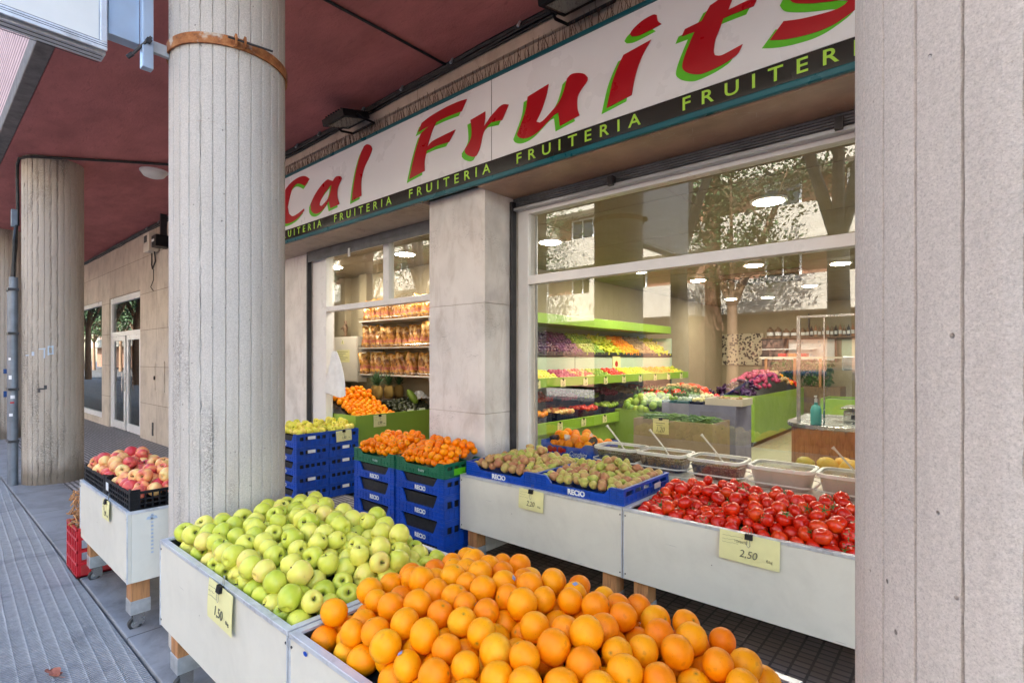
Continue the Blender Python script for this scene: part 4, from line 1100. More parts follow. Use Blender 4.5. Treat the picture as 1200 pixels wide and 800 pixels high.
def calyx_mesh(r):
    key = ('calyx', r)
    if key not in FM:
        m = MB()
        for k in range(5):
            a = 2*PI*k/5; c, s = math.cos(a), math.sin(a); w = .13*r
            pts = [(0,0,.66),(.25,0,.79),(.55,0,.80),(.80,0,.86)]
            for i in range(3):
                q0, q1 = pts[i], pts[i+1]; w0 = w*(1-.25*i) if i else w*.7; w1 = w*(1-.25*(i+1)) if i < 2 else 0.001
                v = [(q0[0]*r*c-w0*s, q0[0]*r*s+w0*c, q0[2]*r), (q0[0]*r*c+w0*s, q0[0]*r*s-w0*c, q0[2]*r), (q1[0]*r*c+w1*s, q1[0]*r*s-w1*c, q1[2]*r), (q1[0]*r*c-w1*s, q1[0]*r*s+w1*c, q1[2]*r)]
                m.add(v, [(0,1,2,3)])
        m.cyl((0,0,.66*r),(0.05*r,0,.98*r),.05*r,.06*r,6)
        FM[key] = m.mesh('calyx', 'calyx', fix=False)
    return FM[key]
def place(name, mesh, p, s, rot, label, cat, group, child=None, cname='stem'):
    o = bpy.data.objects.new(name, mesh); COL.objects.link(o); o.location = p; o.rotation_euler = rot; o.scale = (s, s, s)
    tag(o, label, cat, group)
    if child is not None:
        c = bpy.data.objects.new(cname, child); COL.objects.link(c); c.parent = o
    return o
def rrot(r_, tilt=PI):
    e = Euler((r_.uniform(-tilt, tilt), r_.uniform(-tilt, tilt), r_.uniform(0, 2*PI))); return e
def hidden(C_, rr):
    """fruit buried under others from every side one could look from"""
    dirs = [Vector(d).normalized() for d in ((0,0,1),(0,-1,1.2),(.7,-.7,1),(-.7,-.7,1),(1,0,.9),(-1,0,.9),(0,-1,.5),(.8,-.8,.5),(0,.7,1),(.45,-.45,1.4),(0,-.5,1.5))]
    out = np.ones(len(C_), bool)
    for d in dirs:
        d = np.array(d); v = C_[None, :, :]-C_[:, None, :]; t = v @ d; q = np.linalg.norm(v-t[..., None]*d, axis=-1)
        out &= ((t > rr.mean()*.5) & (q < rr[None, :]*.55)).any(1)
    return out
def fill(name, mesh, x0, x1, y0, y1, hf, n, r, seed, label, cat, group, tilt=PI, child=None, cname='stem', rz=.95, keep=None, top=.2, childp=1.0, R=None):
    C_, rr = heap(x0, x1, y0, y1, hf, n, r, seed, rz=rz, top=top); r_ = random.Random(seed); k = 0; hid = hidden(C_, rr)
    for c, q, hd in zip(C_, rr, hid):
        if hd: continue
        if keep and not keep(c): continue
        ch = child if (child and r_.random() < childp) else None
        ms = mesh if not isinstance(mesh, list) else mesh[r_.randrange(len(mesh))]
        place(name, ms, c, q/r, rrot(r_, tilt), label, cat, group, ch, cname); k += 1
    print('FILL', name, n, k)
    return k
def dome(x0, x1, y0, y1, base, amp, back=0):
    def f(x, y):
        u = (x-x0)/(x1-x0); v = (y-y0)/(y1-y0)
        return base + amp*(max(0, 4*u*(1-u))**.6)*(max(0, 4*v*(1-v))**.6) + back*v
    return f
def mound(x0, x1, y0, y1, f, mat, label):
    m = MB(); m.grid(14, 10, lambda u, v: (x0+(x1-x0)*u, y0+(y1-y0)*v, f(x0+(x1-x0)*u, y0+(y1-y0)*v)))
    o = m.build('liner_mat', mat, smooth='all'); return tag(o, label, 'liner')
# big oranges
a = (OX0+.032, OX0+1.268, FY+.032, FY+.758); f = dome(*a, BZ1-.085, .10, .03)
mound(*a, f, 'black_liner', 'black padded liner under the big oranges')
fill('orange', [fm('orange', 'orange_skin', .0435, None, v) for v in (1,2,3,4,5)], *a, f, 225, .0435, 21, 'large orange heaped on the front display stand', 'orange', 'large oranges heaped on the front stand', top=.16, child=sticker_mesh(.0435, 'sticker_blue', .995), cname='sticker', childp=.06)
# green apples
a = (AX0+.032, AX0+1.268, FY+.032, FY+.758); f = dome(*a, BZ1-.085, .085, .04)
mound(*a, f, 'black_liner', 'black padded liner under the green apples')
fill('green_apple', [fm('apple', 'green_apple_skin', .043, None, v) for v in (1,2,3,4,5,6)], *a, f, 215, .043, 22, 'green apple heaped on the stand beside the fluted column', 'apple', 'green apples heaped on the front stand', tilt=1.5, child=stem_mesh(.043), rz=.88, top=.13)
# tomatoes
a = (-1.515+.032, -1.515+1.288, 2.75+.032, 2.75+.708); f = dome(*a, BZ1-.06, .03, .05)
mound(*a, f, 'black_liner', 'black liner under the tomatoes')
fill('tomato', [fm('tomato', 'tomato_skin', .0405, None, v) for v in (1,2,3,4,5)]+[fm('plum_tomato', 'tomato_skin', .034, 'tomato', 6)], *a, f, 215, .0395, 23, 'ripe red tomato heaped on the window stand', 'tomato', 'tomatoes heaped on the window stand', tilt=1.15, child=calyx_mesh(.040), cname='calyx', rz=.82, top=.10, childp=.5)
# pears in two crates
for k, cx in enumerate((-2.525, -1.86)):
    a = (cx-.318, cx+.318, 2.79, 3.38); f = dome(*a, .765, .03, .02)
    fill('pear', [fm('pear', 'pear_skin', .031, None, v) for v in (1,2,3,4)], *a, f, 98, .034, 30+k, ['speckled pear in the left blue crate on the window stand', 'speckled pear in the right blue crate beside the tomatoes'][k], 'pear', 'pears in the blue crates', tilt=1.7, child=None, rz=.85, top=.06)
# mandarins
for k, cx in enumerate((-3.215, -3.825)):
    a = (cx-.28, cx+.28, SY+.015, SY+.395); f = dome(*a, .745, .05, .09)
    fill('mandarin', [fm('mandarin', 'mandarin_skin', .034, None, v) for v in (1,2,3,4)], *a, f, 92, .0335, 40+k, ['mandarin in the right green crate beside the window stand', 'mandarin in the left green crate near the lime counter'][k], 'mandarin', 'mandarins in the green crates', tilt=.9, rz=.78, top=.10, child=sticker_mesh(.034, 'sticker_blue', .98), cname='sticker', childp=.4)
# yellow apples
for k, cy in enumerate((2.95, 3.335)):
    a = (-6.06, -5.50, cy-.175, cy+.175); f = dome(*a, .735, .035)
    fill('yellow_apple', [fm('apple', 'yellow_apple_skin', .038, None, v) for v in (1,2,3)], *a, f, 48, .0375, 50+k, ['yellow apple on the front stack of blue crates behind the column', 'yellow apple on the back stack of blue crates behind the column'][k], 'apple', 'yellow apples on the blue stacks', tilt=1.5, rz=.88, top=.06)
# red apples
for k, cx in enumerate((-4.52, -3.915)):
    a = (cx-.29, cx+.29, .84, 1.22); f = dome(*a, .755, .04, .03)
    fill('red_apple', [fm('apple', 'red_apple_skin', .043, None, v) for v in (1,2,3,4)], *a, f, 44, .0425, 60+k, ['red and yellow apple in the far black crate', 'red and yellow apple in the near black crate'][k], 'apple', 'red apples in the black crates', tilt=1.6, child=stem_mesh(.043), rz=.88, top=.07)
# ------------------------------------------------------------------ shop interior
IZ = .10; IC = 3.015
struct('shop_floor', MB().box(-9.2, YG+.11, -.2, 3.2, 14.6, IZ), 'shop_floor')
struct('shop_ceiling', MB().box(-9.2, YG+.102, IC-.02, 3.2, 14.6, IC+.003), 'shop_ceiling')
R_ = thing('shop_walls', 'beige inner walls of the fruit shop', 'wall')
MB().box(-9.3, 14.6, -.2, 3.3, 14.8, 3.0).build('back_wall', 'cream_wall', R_)
MB().box(3.2, 3.9, -.2, 3.4, 14.59, 3.0).build('side_wall', 'cream_wall', R_)
MB().box(-9.3, 3.78, -.2, -9.2, 14.59, 3.0).build('side_wall', 'cream_wall', R_)
MB().box(-9.19, 5.02, IZ, -5.072, 5.10, 2.99).build('nook_wall', 'cream_wall', R_)
MB().box(-5.069, 4.3, IZ, -5.01, 14.58, 2.99).build('partition', 'cream_wall', R_)
for x in (-8.25, -7.62): MB().box(x, 4.90, IZ, x+.22, 5.018, 2.99).build('wall_pier', 'cream_wall', R_)
m = MB()
for i in range(9): m.box(-9.1+i*1.45, 3.7, IC-.0225, -9.094+i*1.45, 14.5, IC-.0202)
for i in range(8): m.box(-9.1, 4.3+i*1.35, IC-.0242, 3.1, 4.306+i*1.35, IC-.0226)
tag(m.build('ceiling_joints', 'bark_wood'), 'thin dark joint strips of the shop ceiling panels', 'joints')
# round ceiling lamps
L0 = thing('downlight', 'round flush ceiling lamp glowing inside the shop, nearest the window', 'lamp', (-1.30, 4.95, IC-.02), 0, 'round ceiling lamps inside the shop')
MB().lathe([(0,-.028),(.10,-.028),(.125,-.02)], 24).build('lens', 'lamp_glow', L0, smooth=True)
MB().lathe([(.125,-.02),(.15,-.018),(.152,-.001),(0,-.001)], 24).build('ring', 'white_paint', L0, smooth=True)
spots = [(-3.72,4.99),(-2.80,6.95),(-1.29,6.92),(-3.9,7.6),(-2.36,8.2),(-1.36,8.86),(-3.56,9.14),(.9,5.6),(.9,8.2),(-2.22,11.2),(-4.1,12.5),(-3.36,12.7),(-.9,11.2),(-7.2,4.2),(-5.6,4.3),(-.6,13.2)]
names_ = ['above the shelves by the left frame','second row above the produce island','second row on the right','above the shelf canopy','in the middle of the ceiling','behind the nearest lamp','towards the back left','over the counter','deep on the right','far row in the middle','farthest on the left','farthest row centre','far row on the right','in the side nook','near the side doorway','at the very back']
for (x, y), nm in zip(spots, names_): dup(L0, (x, y, IC-.02), 0, f'round flush ceiling lamp glowing inside the shop, {nm}')
t = thing('ceiling_cassette', 'dark ceiling air-conditioning cassette grille inside the shop', 'air conditioner', (-2.5, 9.4, IC-.02))
MB().box(-.62,-.5,-.07,.62,.5,-.001).build('frame', 'bark_wood', t, bevel=.01)
for i in range(6): MB().box(-.5,-.4+i*.14,-.085,.5,-.33+i*.14,-.071).build('louvre', 'dark_metal', t)

# left wall shelving
SH = thing('wall_shelving', 'long green and mint produce shelving along the left wall of the shop', 'shelving', (-5.005, 4.32, IZ))
Ln = 5.6
MB().box(0,0,0,.05,Ln,2.18).build('back_panel', 'mint_panel', SH)
MB().box(.05,0,1.99,.60,Ln,2.13).build('canopy', 'lime_band', SH, bevel=.005)
MB().add([(.12,0,1.90),(.12,Ln,1.90),(.60,Ln,1.54),(.60,0,1.54),(.12,0,1.88),(.12,Ln,1.88),(.60,Ln,1.52),(.60,0,1.52)], [(0,1,2,3),(7,6,5,4),(0,3,7,4),(1,5,6,2),(0,4,5,1),(3,2,6,7)]).build('sloped_tray', 'black_liner', SH)
MB().box(.55,0,1.30,.60,Ln,1.54).build('mint_front', 'mint_panel', SH)
MB().box(.60,0,1.54,.615,Ln,1.60).build('tray_lip', 'black_liner', SH)
MB().box(.05,0,1.16,.92,Ln,1.19).build('shelf', 'black_liner', SH); MB().box(.92,0,1.13,.95,Ln,1.25).build('price_band', 'lime_band', SH, bevel=.003)
MB().box(.05,0,.62,1.05,Ln,.66).build('shelf', 'black_liner', SH); MB().box(1.05,0,.56,1.08,Ln,.70).build('price_band', 'lime_band', SH, bevel=.003)
MB().box(.95,0,.30,1.0,Ln,.555).build('base_front', 'lime_panel', SH); MB().box(.05,.02,.0,.94,Ln-.02,.3).build('plinth', 'black_liner', SH)
MB().box(.051,Ln+.001,0,.6,Ln+.03,1.9).build('end_panel', 'mint_panel', SH)
for k, y in enumerate((.9,2.2,3.4)): MB().box(.5,y,1.31,.6005,y+.012,1.53).build('joint', 'dark_metal', SH)
X0 = -5.005; Y0 = 4.32; rI = random.Random(77)
def row(name, mesh, r, label, cat, group, pts):
    for p in pts: place(name, mesh, p, rI.uniform(.88, 1.1), rrot(rI), label, cat, group)
def sect(y0, y1, fn, r, nr):
    out = []; ny = max(1, int((y1-y0)/(2*r)))
    for j in range(nr):
        for i in range(ny):
            out.append(fn(j, y0+(i+.5+.5*(j % 2))*(y1-y0)/(ny+.5)))
    return out
rr_ = .042
top = [('yellow_apple','yellow_apple_skin','apple'),('red_apple','red_apple_skin','apple'),('plum','aubergine_skin','plum'),('grape_cluster','grape_skin','grapes'),('green_pear','lime_skin','pear'),('banana','banana_skin','banana'),('mandarin','orange_skin','mandarin'),('potato','potato_skin','potato'),('banana','banana_skin','banana')]  # tray mandarins are oranges under another name, still in orange skin
col_ = {'yellow_apple':'yellow','red_apple':'red','plum':'dark purple','grape_cluster':'black','pear':'green','green_pear':'yellow green','kiwi':'brown','orange':'orange','potato':'pale brown','banana':'green yellow','lemon':'yellow','lime':'green','onion':'red','aubergine':'glossy black','tomato':'red','avocado':'dark','mandarin':'orange','radish':'red'}
n_ = len(top)
for k, (nm, mt, ct) in enumerate(top):
    y0 = Y0+.02+k*(Ln-.04)/n_; y1 = y0+(Ln-.04)/n_-.01
    shape = 'long' if nm == 'banana' else 'round'
    r = .034 if nm not in ('banana',) else .030
    pts = sect(y0, y1, lambda j, y: (X0+.58-j*.056, y, IZ+1.575+j*.042+rI.uniform(-.006,.014)), .037, 8)
    row(nm, fm(shape, mt, r*1.15, nm), r, f'{col_[nm]} {nm.replace("_"," ")} in the sloped top tray of the wall shelving' if not nm.startswith(col_[nm].split()[0]) else f'{nm.replace("_"," ")} in the sloped top tray of the wall shelving', ct, f'{nm.replace("_"," ")}s in the sloped top tray', pts)
mid = [('red_apple','red_apple_skin','apple'),('yellow_apple','yellow_apple_skin','apple'),('yellow_apple','yellow_apple_skin','apple'),('onion','onion_skin','onion'),('red_apple','red_apple_skin','apple'),('lime','lime_skin','lime'),('tomato','tomato_skin','tomato'),('lemon','banana_skin','lemon'),('lemon','banana_skin','lemon'),('mandarin','mandarin_skin','mandarin'),('apricot','orange_skin','apricot'),('banana','banana_skin','banana')]  # the mandarin section stands for oranges
for k, (nm, mt, ct) in enumerate(mid):
    y0 = Y0+.02+k*(Ln-.04)/12; y1 = y0+(Ln-.04)/12-.01
    r = .036
    pts = sect(y0, y1, lambda j, y: (X0+.88-j*.07, y, IZ+1.225+j*.028+rI.uniform(0,.012)), .036, 4)
    row(nm, fm('long' if nm == 'banana' else 'round', mt, .036 if nm != 'banana' else .028, nm), r, f'{nm.replace("_"," ")} on the middle tier of the wall shelving', ct, f'{nm.replace("_"," ")}s on the middle tier', pts)
CN = crate_mesh(.50, .36, .12, 'navy_plastic', .7)
low = [('radish','tomato_skin','radish'),('mandarin','orange_skin','mandarin'),('red_apple','red_apple_skin','apple'),('tomato','tomato_skin','tomato'),('lime','lime_skin','lime'),('avocado','avocado_skin','avocado'),('aubergine','aubergine_skin','aubergine'),('beetroot','onion_skin','beetroot'),('onion','onion_skin','onion')]
for k, (nm, mt, ct) in enumerate(low):
    y0 = Y0+.03+k*.61
    t = crate(CN, X0+.78, y0+.25, IZ+.662, f'dark blue crate of {nm.replace("_"," ")}s, number {k+1} from the window on the low shelf', 'dark blue crates on the low shelf', rz=PI/2)
    pts = sect(y0+.02, y0+.48, lambda j, y: (X0+.92-j*.075, y, IZ+.662+.105+rI.uniform(0,.03)), .036, 4)
    row(nm, fm('long' if nm in ('aubergine','radish') else 'round', mt, .036 if nm not in ('aubergine','radish') else .026, nm), .036, f'{nm.replace("_"," ")} in a dark blue crate on the low shelf', ct, f'{nm.replace("_"," ")}s on the low shelf', pts)
back = [('tomato','tomato_skin','tomato'),('carrot','orange_skin','carrot'),('red_pepper','tomato_skin','pepper'),('onion','onion_skin','onion'),('lime','lime_skin','lime'),('onion','onion_skin','onion'),('potato','potato_skin','potato'),('red_pepper','tomato_skin','pepper'),('aubergine','aubergine_skin','aubergine')]
for k, (nm, mt, ct) in enumerate(back):
    y0 = Y0+.03+k*.61
    t = crate(CN, X0+.40, y0+.25, IZ+.80, f'dark blue crate of {nm.replace("_"," ")}s, number {k+1} from the window in the raised back row', 'dark blue crates in the raised back row', rz=PI/2)
    pts = sect(y0+.02, y0+.48, lambda j, y: (X0+.56-j*.075, y, IZ+.80+.105+j*.02+rI.uniform(0,.03)), .038, 4)
    row(nm, fm('long' if nm in ('carrot','aubergine') else 'round', mt, .038 if nm not in ('carrot','aubergine') else .027, nm), .036, f'{nm.replace("_"," ")} in a raised dark blue crate of the wall shelving', ct, f'{nm.replace("_"," ")}s in the raised back row', pts)
MB().box(.06, .01, .661, .585, Ln-.01, .798).build('raised_shelf', 'black_liner', SH)
def small_tag(x, y, z, face, label, s=1.0, yellow=True, group='yellow price tags clipped inside the shop'):
    t = thing('price_tag', label, 'price tag', (x, y, z), PI/2 if face == 'x' else 0, group)
    MB().box(-.055*s, -.003, -.10*s, .055*s, 0, .0).build('paper', 'tag_yellow', t)
    MB().box(-.012*s, -.010, -.015, .012*s, .004, .012).build('clip', 'black_plastic', t)
    l = MB(); l.box(-.035*s,-.0042,-.03*s,.03*s,-.0032,-.026*s); l.box(-.03*s,-.0042,-.045*s,.012*s,-.0032,-.042*s); l.build('handwriting', 'ink', t)
    o = link('lettering', T_PRICE['1,20'], t, (0,-.0042,-.072*s)); o.rotation_euler = (PI/2,0,0); o.scale = (.8*s,)*3
for k in range(10): small_tag(X0+.953, Y0+.3+k*.55, IZ+1.22, 'x', f'small yellow price tag on the upper lime band, number {k+1} from the window')
for k in range(9): small_tag(X0+1.083, Y0+.6+k*.55, IZ+.68, 'x', f'small yellow price tag on the lower lime band, number {k+1} from the window')
t = thing('notice', 'yellow notice with a red drawing on the mint shelf front', 'notice', (X0+.604, Y0+3.3, IZ+1.30))
MB().box(0,0,0,.004,.26,.24).build('paper', 'tag_yellow', t)
m = MB(); m.cyl((.004,.13,.11),(.0055,.13,.11),.05,n=10); m.build('drawing', 'sign_red', t)

# produce island with lime sides
def counter(x0, y0, w, d, h, label, side='lime_panel', name='display_counter', grp='lime green produce counters'):
    t = thing(name, label, 'counter', (x0, y0, IZ), 0, grp)
    MB().box(0,0,.08,w,.02,h).build('front_panel', side, t, bevel=.003); MB().box(w-.02,.021,.08,w,d,h).build('side_panel', side, t, bevel=.003)
    MB().box(0,.021,.08,.02,d,h).build('side_panel', side, t, bevel=.003); MB().box(.021,d-.02,.08,w-.021,d,h).build('back_panel', side, t)
    MB().box(.04,.04,0,w-.04,d-.04,.078).build('plinth', 'black_liner', t); MB().box(.021,.021,h-.06,w-.021,d-.021,h-.03).build('tray', 'black_liner', t)
    return t
counter(-3.42, 9.35, .74, 3.6, .86, 'lime green produce counter in the middle of the shop, heaped with onions')
counter(-4.0, 7.0, 1.15, 2.0, .74, 'lime green counter with packed vegetables behind the grey cloth box')
counter(-1.75, 9.6, 1.6, .7, .86, 'lime green counter far behind the glass screen')
def pile(x0, x1, y0, y1, z, amp, kinds, n, where, grp):
    f = dome(x0, x1, y0, y1, 0, amp); ny = len(kinds)
    for k, (nm, mt, shape, r) in enumerate(kinds):
        ya = y0+(y1-y0)*k/ny; yb = y0+(y1-y0)*(k+1)/ny
        for i in range(n):
            x = rI.uniform(x0+r, x1-r); y = rI.uniform(ya, yb)
            place(nm, fm(shape, mt, r, nm), (x, y, z+f(x, y)+rI.uniform(-.3,.8)*r), rI.uniform(.85, 1.15), rrot(rI), f'{nm.replace("_"," ")} {where}', nm.replace('_', ' '), f'{nm.replace("_"," ")}s {grp}')
def core(x0, x1, y0, y1, z, amp, label):
    f = dome(x0, x1, y0, y1, z-.02, amp); m = MB(); m.grid(12, 12, lambda u, v: (x0+(x1-x0)*u, y0+(y1-y0)*v, f(x0+(x1-x0)*u, y0+(y1-y0)*v)))
    tag(m.build('heap_padding', 'black_liner', smooth='all'), label, 'liner')
core(-3.4, -2.7, 9.37, 12.9, .93, .40, 'dark padding under the onions on the far counter')
pile(-3.4, -2.7, 9.37, 12.9, .93, .40, [('aubergine','aubergine_skin','long',.035),('onion','onion_skin','round',.042),('onion','onion_skin','round',.042),('onion','onion_skin','round',.042),('potato','potato_skin','round',.042),('carrot','orange_skin','long',.022),('tomato','tomato_skin','round',.04)], 40, 'heaped on the far lime counter', 'on the far lime counter')
core(-3.98, -2.87, 7.02, 8.98, .80, .34, 'dark padding under the vegetables on the near lime counter')
pile(-3.98, -2.87, 7.02, 8.98, .80, .34, [('lettuce','lime_skin','round',.06),('tomato','tomato_skin','round',.042),('leek','pod','long',.028),('potato','potato_skin','round',.045),('red_pepper','tomato_skin','round',.05),('aubergine','aubergine_skin','long',.036),('lemon','banana_skin','round',.04)], 46, 'heaped on the near lime counter', 'on the near lime counter')
# leafy greens: a mass nobody could count
def greens(x0, x1, y0, y1, z, h, n, label, mat='greens', s=.07):
    m = MB()
    for i in range(n):
        p = Vector((rI.uniform(x0, x1), rI.uniform(y0, y1), z+rI.uniform(0, h))); e = rrot(rI).to_matrix().to_4x4(); k = len(m.v)
        q = rI.uniform(.6, 1.3)*s
        m.add([(-q*.5,0,0),(0,-q*.2,q*.08),(q*.5,0,0),(0,q*.2,q*.08)], [(0,1,2,3)]); m.xf(Matrix.Translation(p) @ e, k)
    o = tag(m.build('leafy_greens', mat, fix=False), label, 'greens'); o['kind'] = 'stuff'; return o
greens(-3.4, -2.2, 13.05, 13.6, 1.0, .55, 900, 'dark leafy greens stacked in front of the back wall of the shop', s=.12)
greens(-3.9, -3.0, 7.3, 7.9, 1.02, .14, 350, 'bunches of leafy greens on top of the near lime counter')
t = thing('back_rack', 'wooden rack behind the produce counter at the back of the shop', 'rack', (-3.5, 13.0, IZ))
MB().box(0,0,0,1.5,.7,.88).build('body', 'bark_wood', t); 
for x in (0,.6,1.1): MB().box(x,-.01,.88,x+.05,.04,1.5).build('post', 'pine', t)
MB().box(-.2,.3,1.5,1.8,.62,1.54).build('shelf_board', 'enamel_cream', t)
for k in range(3): tag(MB().box(-3.3+k*.21,13.32,1.642,-3.12+k*.21,13.55,1.72).build('snack_box', 'sign_red' if k % 2 == 0 else 'pine', bevel=.01), f'small red-brown snack box on the back rack shelf, number {k+1} from the left', 'box', 'boxes on the back rack')

# cardboard box of beans, cloth box, packs
def cbox(x0, y0, w, d, z1, mat, label, lip=0):
    t = thing('produce_box', label, 'box', (x0, y0, IZ)); h = z1-IZ
    MB().box(0,0,0,w,.012,h).build('front_panel', mat, t); MB().box(0,d-.012,0,w,d,h).build('back_panel', mat, t)
    MB().box(0,.013,0,.012,d-.013,h).build('side_panel', mat, t); MB().box(w-.012,.013,0,w,d-.013,h).build('side_panel', mat, t)
    MB().box(.013,.013,h-.08,w-.013,d-.013,h-.06).build('tray', mat, t); return t
cbox(-2.74, 5.2, .86, .50, .95, 'cardboard', 'brown cardboard box full of green beans inside the window')
pod = MB().tube([(-.07,0,0),(-.02,.012,.0),(.03,.012,.004),(.07,-.004,0)], [.003,.007,.007,.003], 5).mesh('bean_pod', 'pod', smooth='all')
for i in range(240): place('bean_pod', pod, (rI.uniform(-2.68,-1.95), rI.uniform(5.25,5.62), .905+rI.uniform(0,.075)), rI.uniform(.9,1.4), (rI.uniform(-.3,.3), rI.uniform(-.3,.3), rI.uniform(-.9,.9)), 'green bean pod in the cardboard box', 'bean pod', 'green bean pods in the cardboard box')
small_tag(-2.42, 5.193, .965, 'y', 'yellow price tag on the cardboard box of green beans', 1.6)
cbox(-2.70, 5.82, .84, .55, 1.08, 'grey_cloth', 'box draped in grey-lilac cloth behind the green beans')
t = thing('wooden_crate', 'pale wooden crate of small vegetables on the cloth-draped box', 'crate', (-2.20, 5.85, 1.083)); w, d, h = .40, .36, .075
for a in ((0,0,w,.01),(0,d-.01,w,d),(0,.011,.01,d-.011),(w-.01,.011,w,d-.011)): MB().box(a[0],a[1],0,a[2],a[3],h).build('slat', 'enamel_cream', t)
MB().box(.011,.011,0,w-.011,d-.011,.01).build('base', 'enamel_cream', t)
for i in range(26): place('chestnut', fm('round','potato_skin',.022,'chestnut'), (-2.18+rI.uniform(.02,.34), 5.87+rI.uniform(.02,.3), 1.125+rI.uniform(0,.03)), 1, rrot(rI), 'small brown vegetable in the pale wooden crate', 'vegetable', 'small vegetables in the pale wooden crate')
for k in range(6):
    x = -2.72+(k % 3)*.17; y = 5.86+(k//3)*.24; z = 1.05+(k//3)*.03
    t = thing('vegetable_pack', ['shrink-wrapped tray of vegetables with a teal label, left','shrink-wrapped tray with a teal label, second from the left','shrink-wrapped tray of yellow vegetables','shrink-wrapped tray of cut greens in the front row','shrink-wrapped tray of greens at the back left','shrink-wrapped tray of greens at the back centre','shrink-wrapped tray of mixed vegetables at the back right'][k], 'pack', (x, y, z+.03), 0, 'shrink-wrapped vegetable packs on the cloth box')
    MB().box(0,0,0,.15,.2,.03).build('tray', ['sign_teal','sign_teal','black_plastic','black_plastic','greens','black_plastic','greens'][k], t, bevel=.005)
    for j in range(4): MB().lathe([(0,-.03),(.022,-.02),(.026,0),(.02,.022),(0,.03)],10,(.035+(j%2)*.075,.05+(j//2)*.1,.045)).build('vegetable', ['lime_panel','mint_panel','tag_yellow','greens','pod','tag_yellow','sign_red'][k], t, smooth='all')
# cashier counter
t = thing('cash_counter', 'curved reddish wooden counter with a steel top inside the shop', 'counter', (-1.28, 5.35, IZ))
w = 2.0; cr = .35; prof = []
for i in range(9):
    a = PI + i/8*PI/2; prof.append((cr+cr*math.cos(a), cr+cr*math.sin(a)))
outl = [(0, 1.1)]+prof+[(w, 0), (w, 1.1)]
MB().prism(outl, lambda u,v: (u,v,0), lambda u,v: (u,v,.86)).build('front_panel', 'counter_wood', t)
big = [(u*(1.0)+(-.03 if u < .5 else .03), v-.03 if v < .5 else v+.02) for u, v in outl]
MB().prism(big, lambda u,v: (u,v,.862), lambda u,v: (u,v,.90)).build('worktop', 'steel', t, bevel=.004)
t = thing('glass_screen', 'upright glass display screen with metal posts on the cash counter', 'screen', (-1.2, 5.5, IZ+.902))
MB().box(0,0,0,.03,.03,.98).build('post', 'steel', t); MB().box(.0,.0,.98,1.4,.03,1.0).build('top_rail', 'steel', t)
for x in (.22,.62,1.2): MB().box(x,.003,0,x+.012,.02,.979).build('post', 'steel', t)
MB().box(.03,.010,.0,.22,.014,.97).build('pane', 'clear_glass', t); MB().box(.232,.010,.0,.62,.014,.97).build('pane', 'clear_glass', t); MB().box(.632,.010,.0,1.2,.014,.97).build('pane', 'clear_glass', t)
MB().box(.04,.3,.55,1.3,.7,.56).build('glass_shelf', 'clear_glass', t)
t = thing('weighing_scale', 'steel weighing scale on the cash counter behind the glass', 'scale', (-.86, 5.75, IZ+.902))
MB().box(0,0,.0,.5,.34,.11).build('body', 'steel', t, bevel=.012); MB().box(-.02,-.02,.125,.52,.36,.14).build('pan', 'steel', t, bevel=.004); MB().box(.06,-.003,.03,.14,-.001,.07).build('display', 'black_plastic', t)
MB().tube([(.12,.3,.12),(.06,.34,.5)], .016, 8).build('pole', 'steel', t); MB().box(-.06,.32,.48,.2,.36,.62).build('head', 'galvanised', t, bevel=.01)
for j,(x,) in enumerate(((.33,),(.62,))): MB().tube([(x-.14,-.1,.62),(x+.02,-.05,.14)], .018, 6).build('arm', 'steel', t)
t = thing('soap_bottle', 'teal pump bottle standing on the cash counter', 'bottle', (-1.02, 5.40, IZ+.902))
MB().lathe([(0,0),(.042,0),(.045,.02),(.045,.13),(.035,.165),(.015,.18),(.015,.2),(0,.2)], 16).build('body', 'bottle_teal', t, smooth=True)
m = MB(); m.cyl((0,0,.2),(0,0,.235),.012,n=10); m.cyl((0,0,.235),(0,0,.26),.005,n=8); m.box(-.008,-.04,.25,.008,.012,.262); m.build('pump', 'letter_white', t)
# back wall: tile panel, shelf of jars, poster
tag(MB().box(-5.0, 14.55, 1.43, -3.95, 14.597, 2.26).build('tile_panel', 'patterned_tiles'), 'panel of dark and cream patterned tiles on the back wall', 'tile panel')
t = thing('wall_shelf', 'dark wall shelf of jars and bottles along the back of the shop', 'shelf', (-3.92, 14.3, 0))
MB().box(0,0,2.10,3.6,.28,2.13).build('shelf_board', 'bark_wood', t); MB().box(0,.02,1.4,.5,.28,2.09).build('cabinet', 'dark_metal', t)
for z in (1.58,1.82): MB().box(0,-.03,z,1.2,.27,z+.025).build('glass_shelf', 'letter_white', t)
for x in (1.0,2.5): MB().box(x,.24,2.13,x+.03,.28,2.7).build('rail', 'dark_metal', t)
def jar(x, r, h, label, mat='dark_metal', cat='jar', grp='dark jars on the back shelf'):
    t = thing(cat, label, cat, (x, 14.42, 2.132), 0, grp)
    MB().lathe([(0,0),(r,0),(r,h*.62),(r*.8,h*.78),(r*.35,h*.86),(r*.35,h),(0,h)], 14).build('body', mat, t, smooth=True)
    MB().lathe([(r*1.01,h*.18),(r*1.01,h*.5)], 14).build('label_band', 'letter_white', t, smooth=True)
for k in range(5): jar(-3.75+k*.185, .08, .27-(.05 if k > 1 else 0), f'dark glass jar with a white label on the back shelf, number {k+1} from the left', 'bark_wood')
for k in range(22): jar(-2.90+k*.085, .032, .24+.02*(k % 3), f'slim bottle on the back shelf, number {k+1} counted from the jars', ['bark_wood','black_plastic','counter_wood'][k % 3], 'bottle', 'slim bottles on the back shelf')
t = thing('framed_poster', 'white poster with small coloured drawings in a brown frame on the back wall', 'poster', (-3.35, 14.52, 1.55))
MB().box(0,.02,0,1.0,.05,.52).build('sheet', 'poster_white', t)
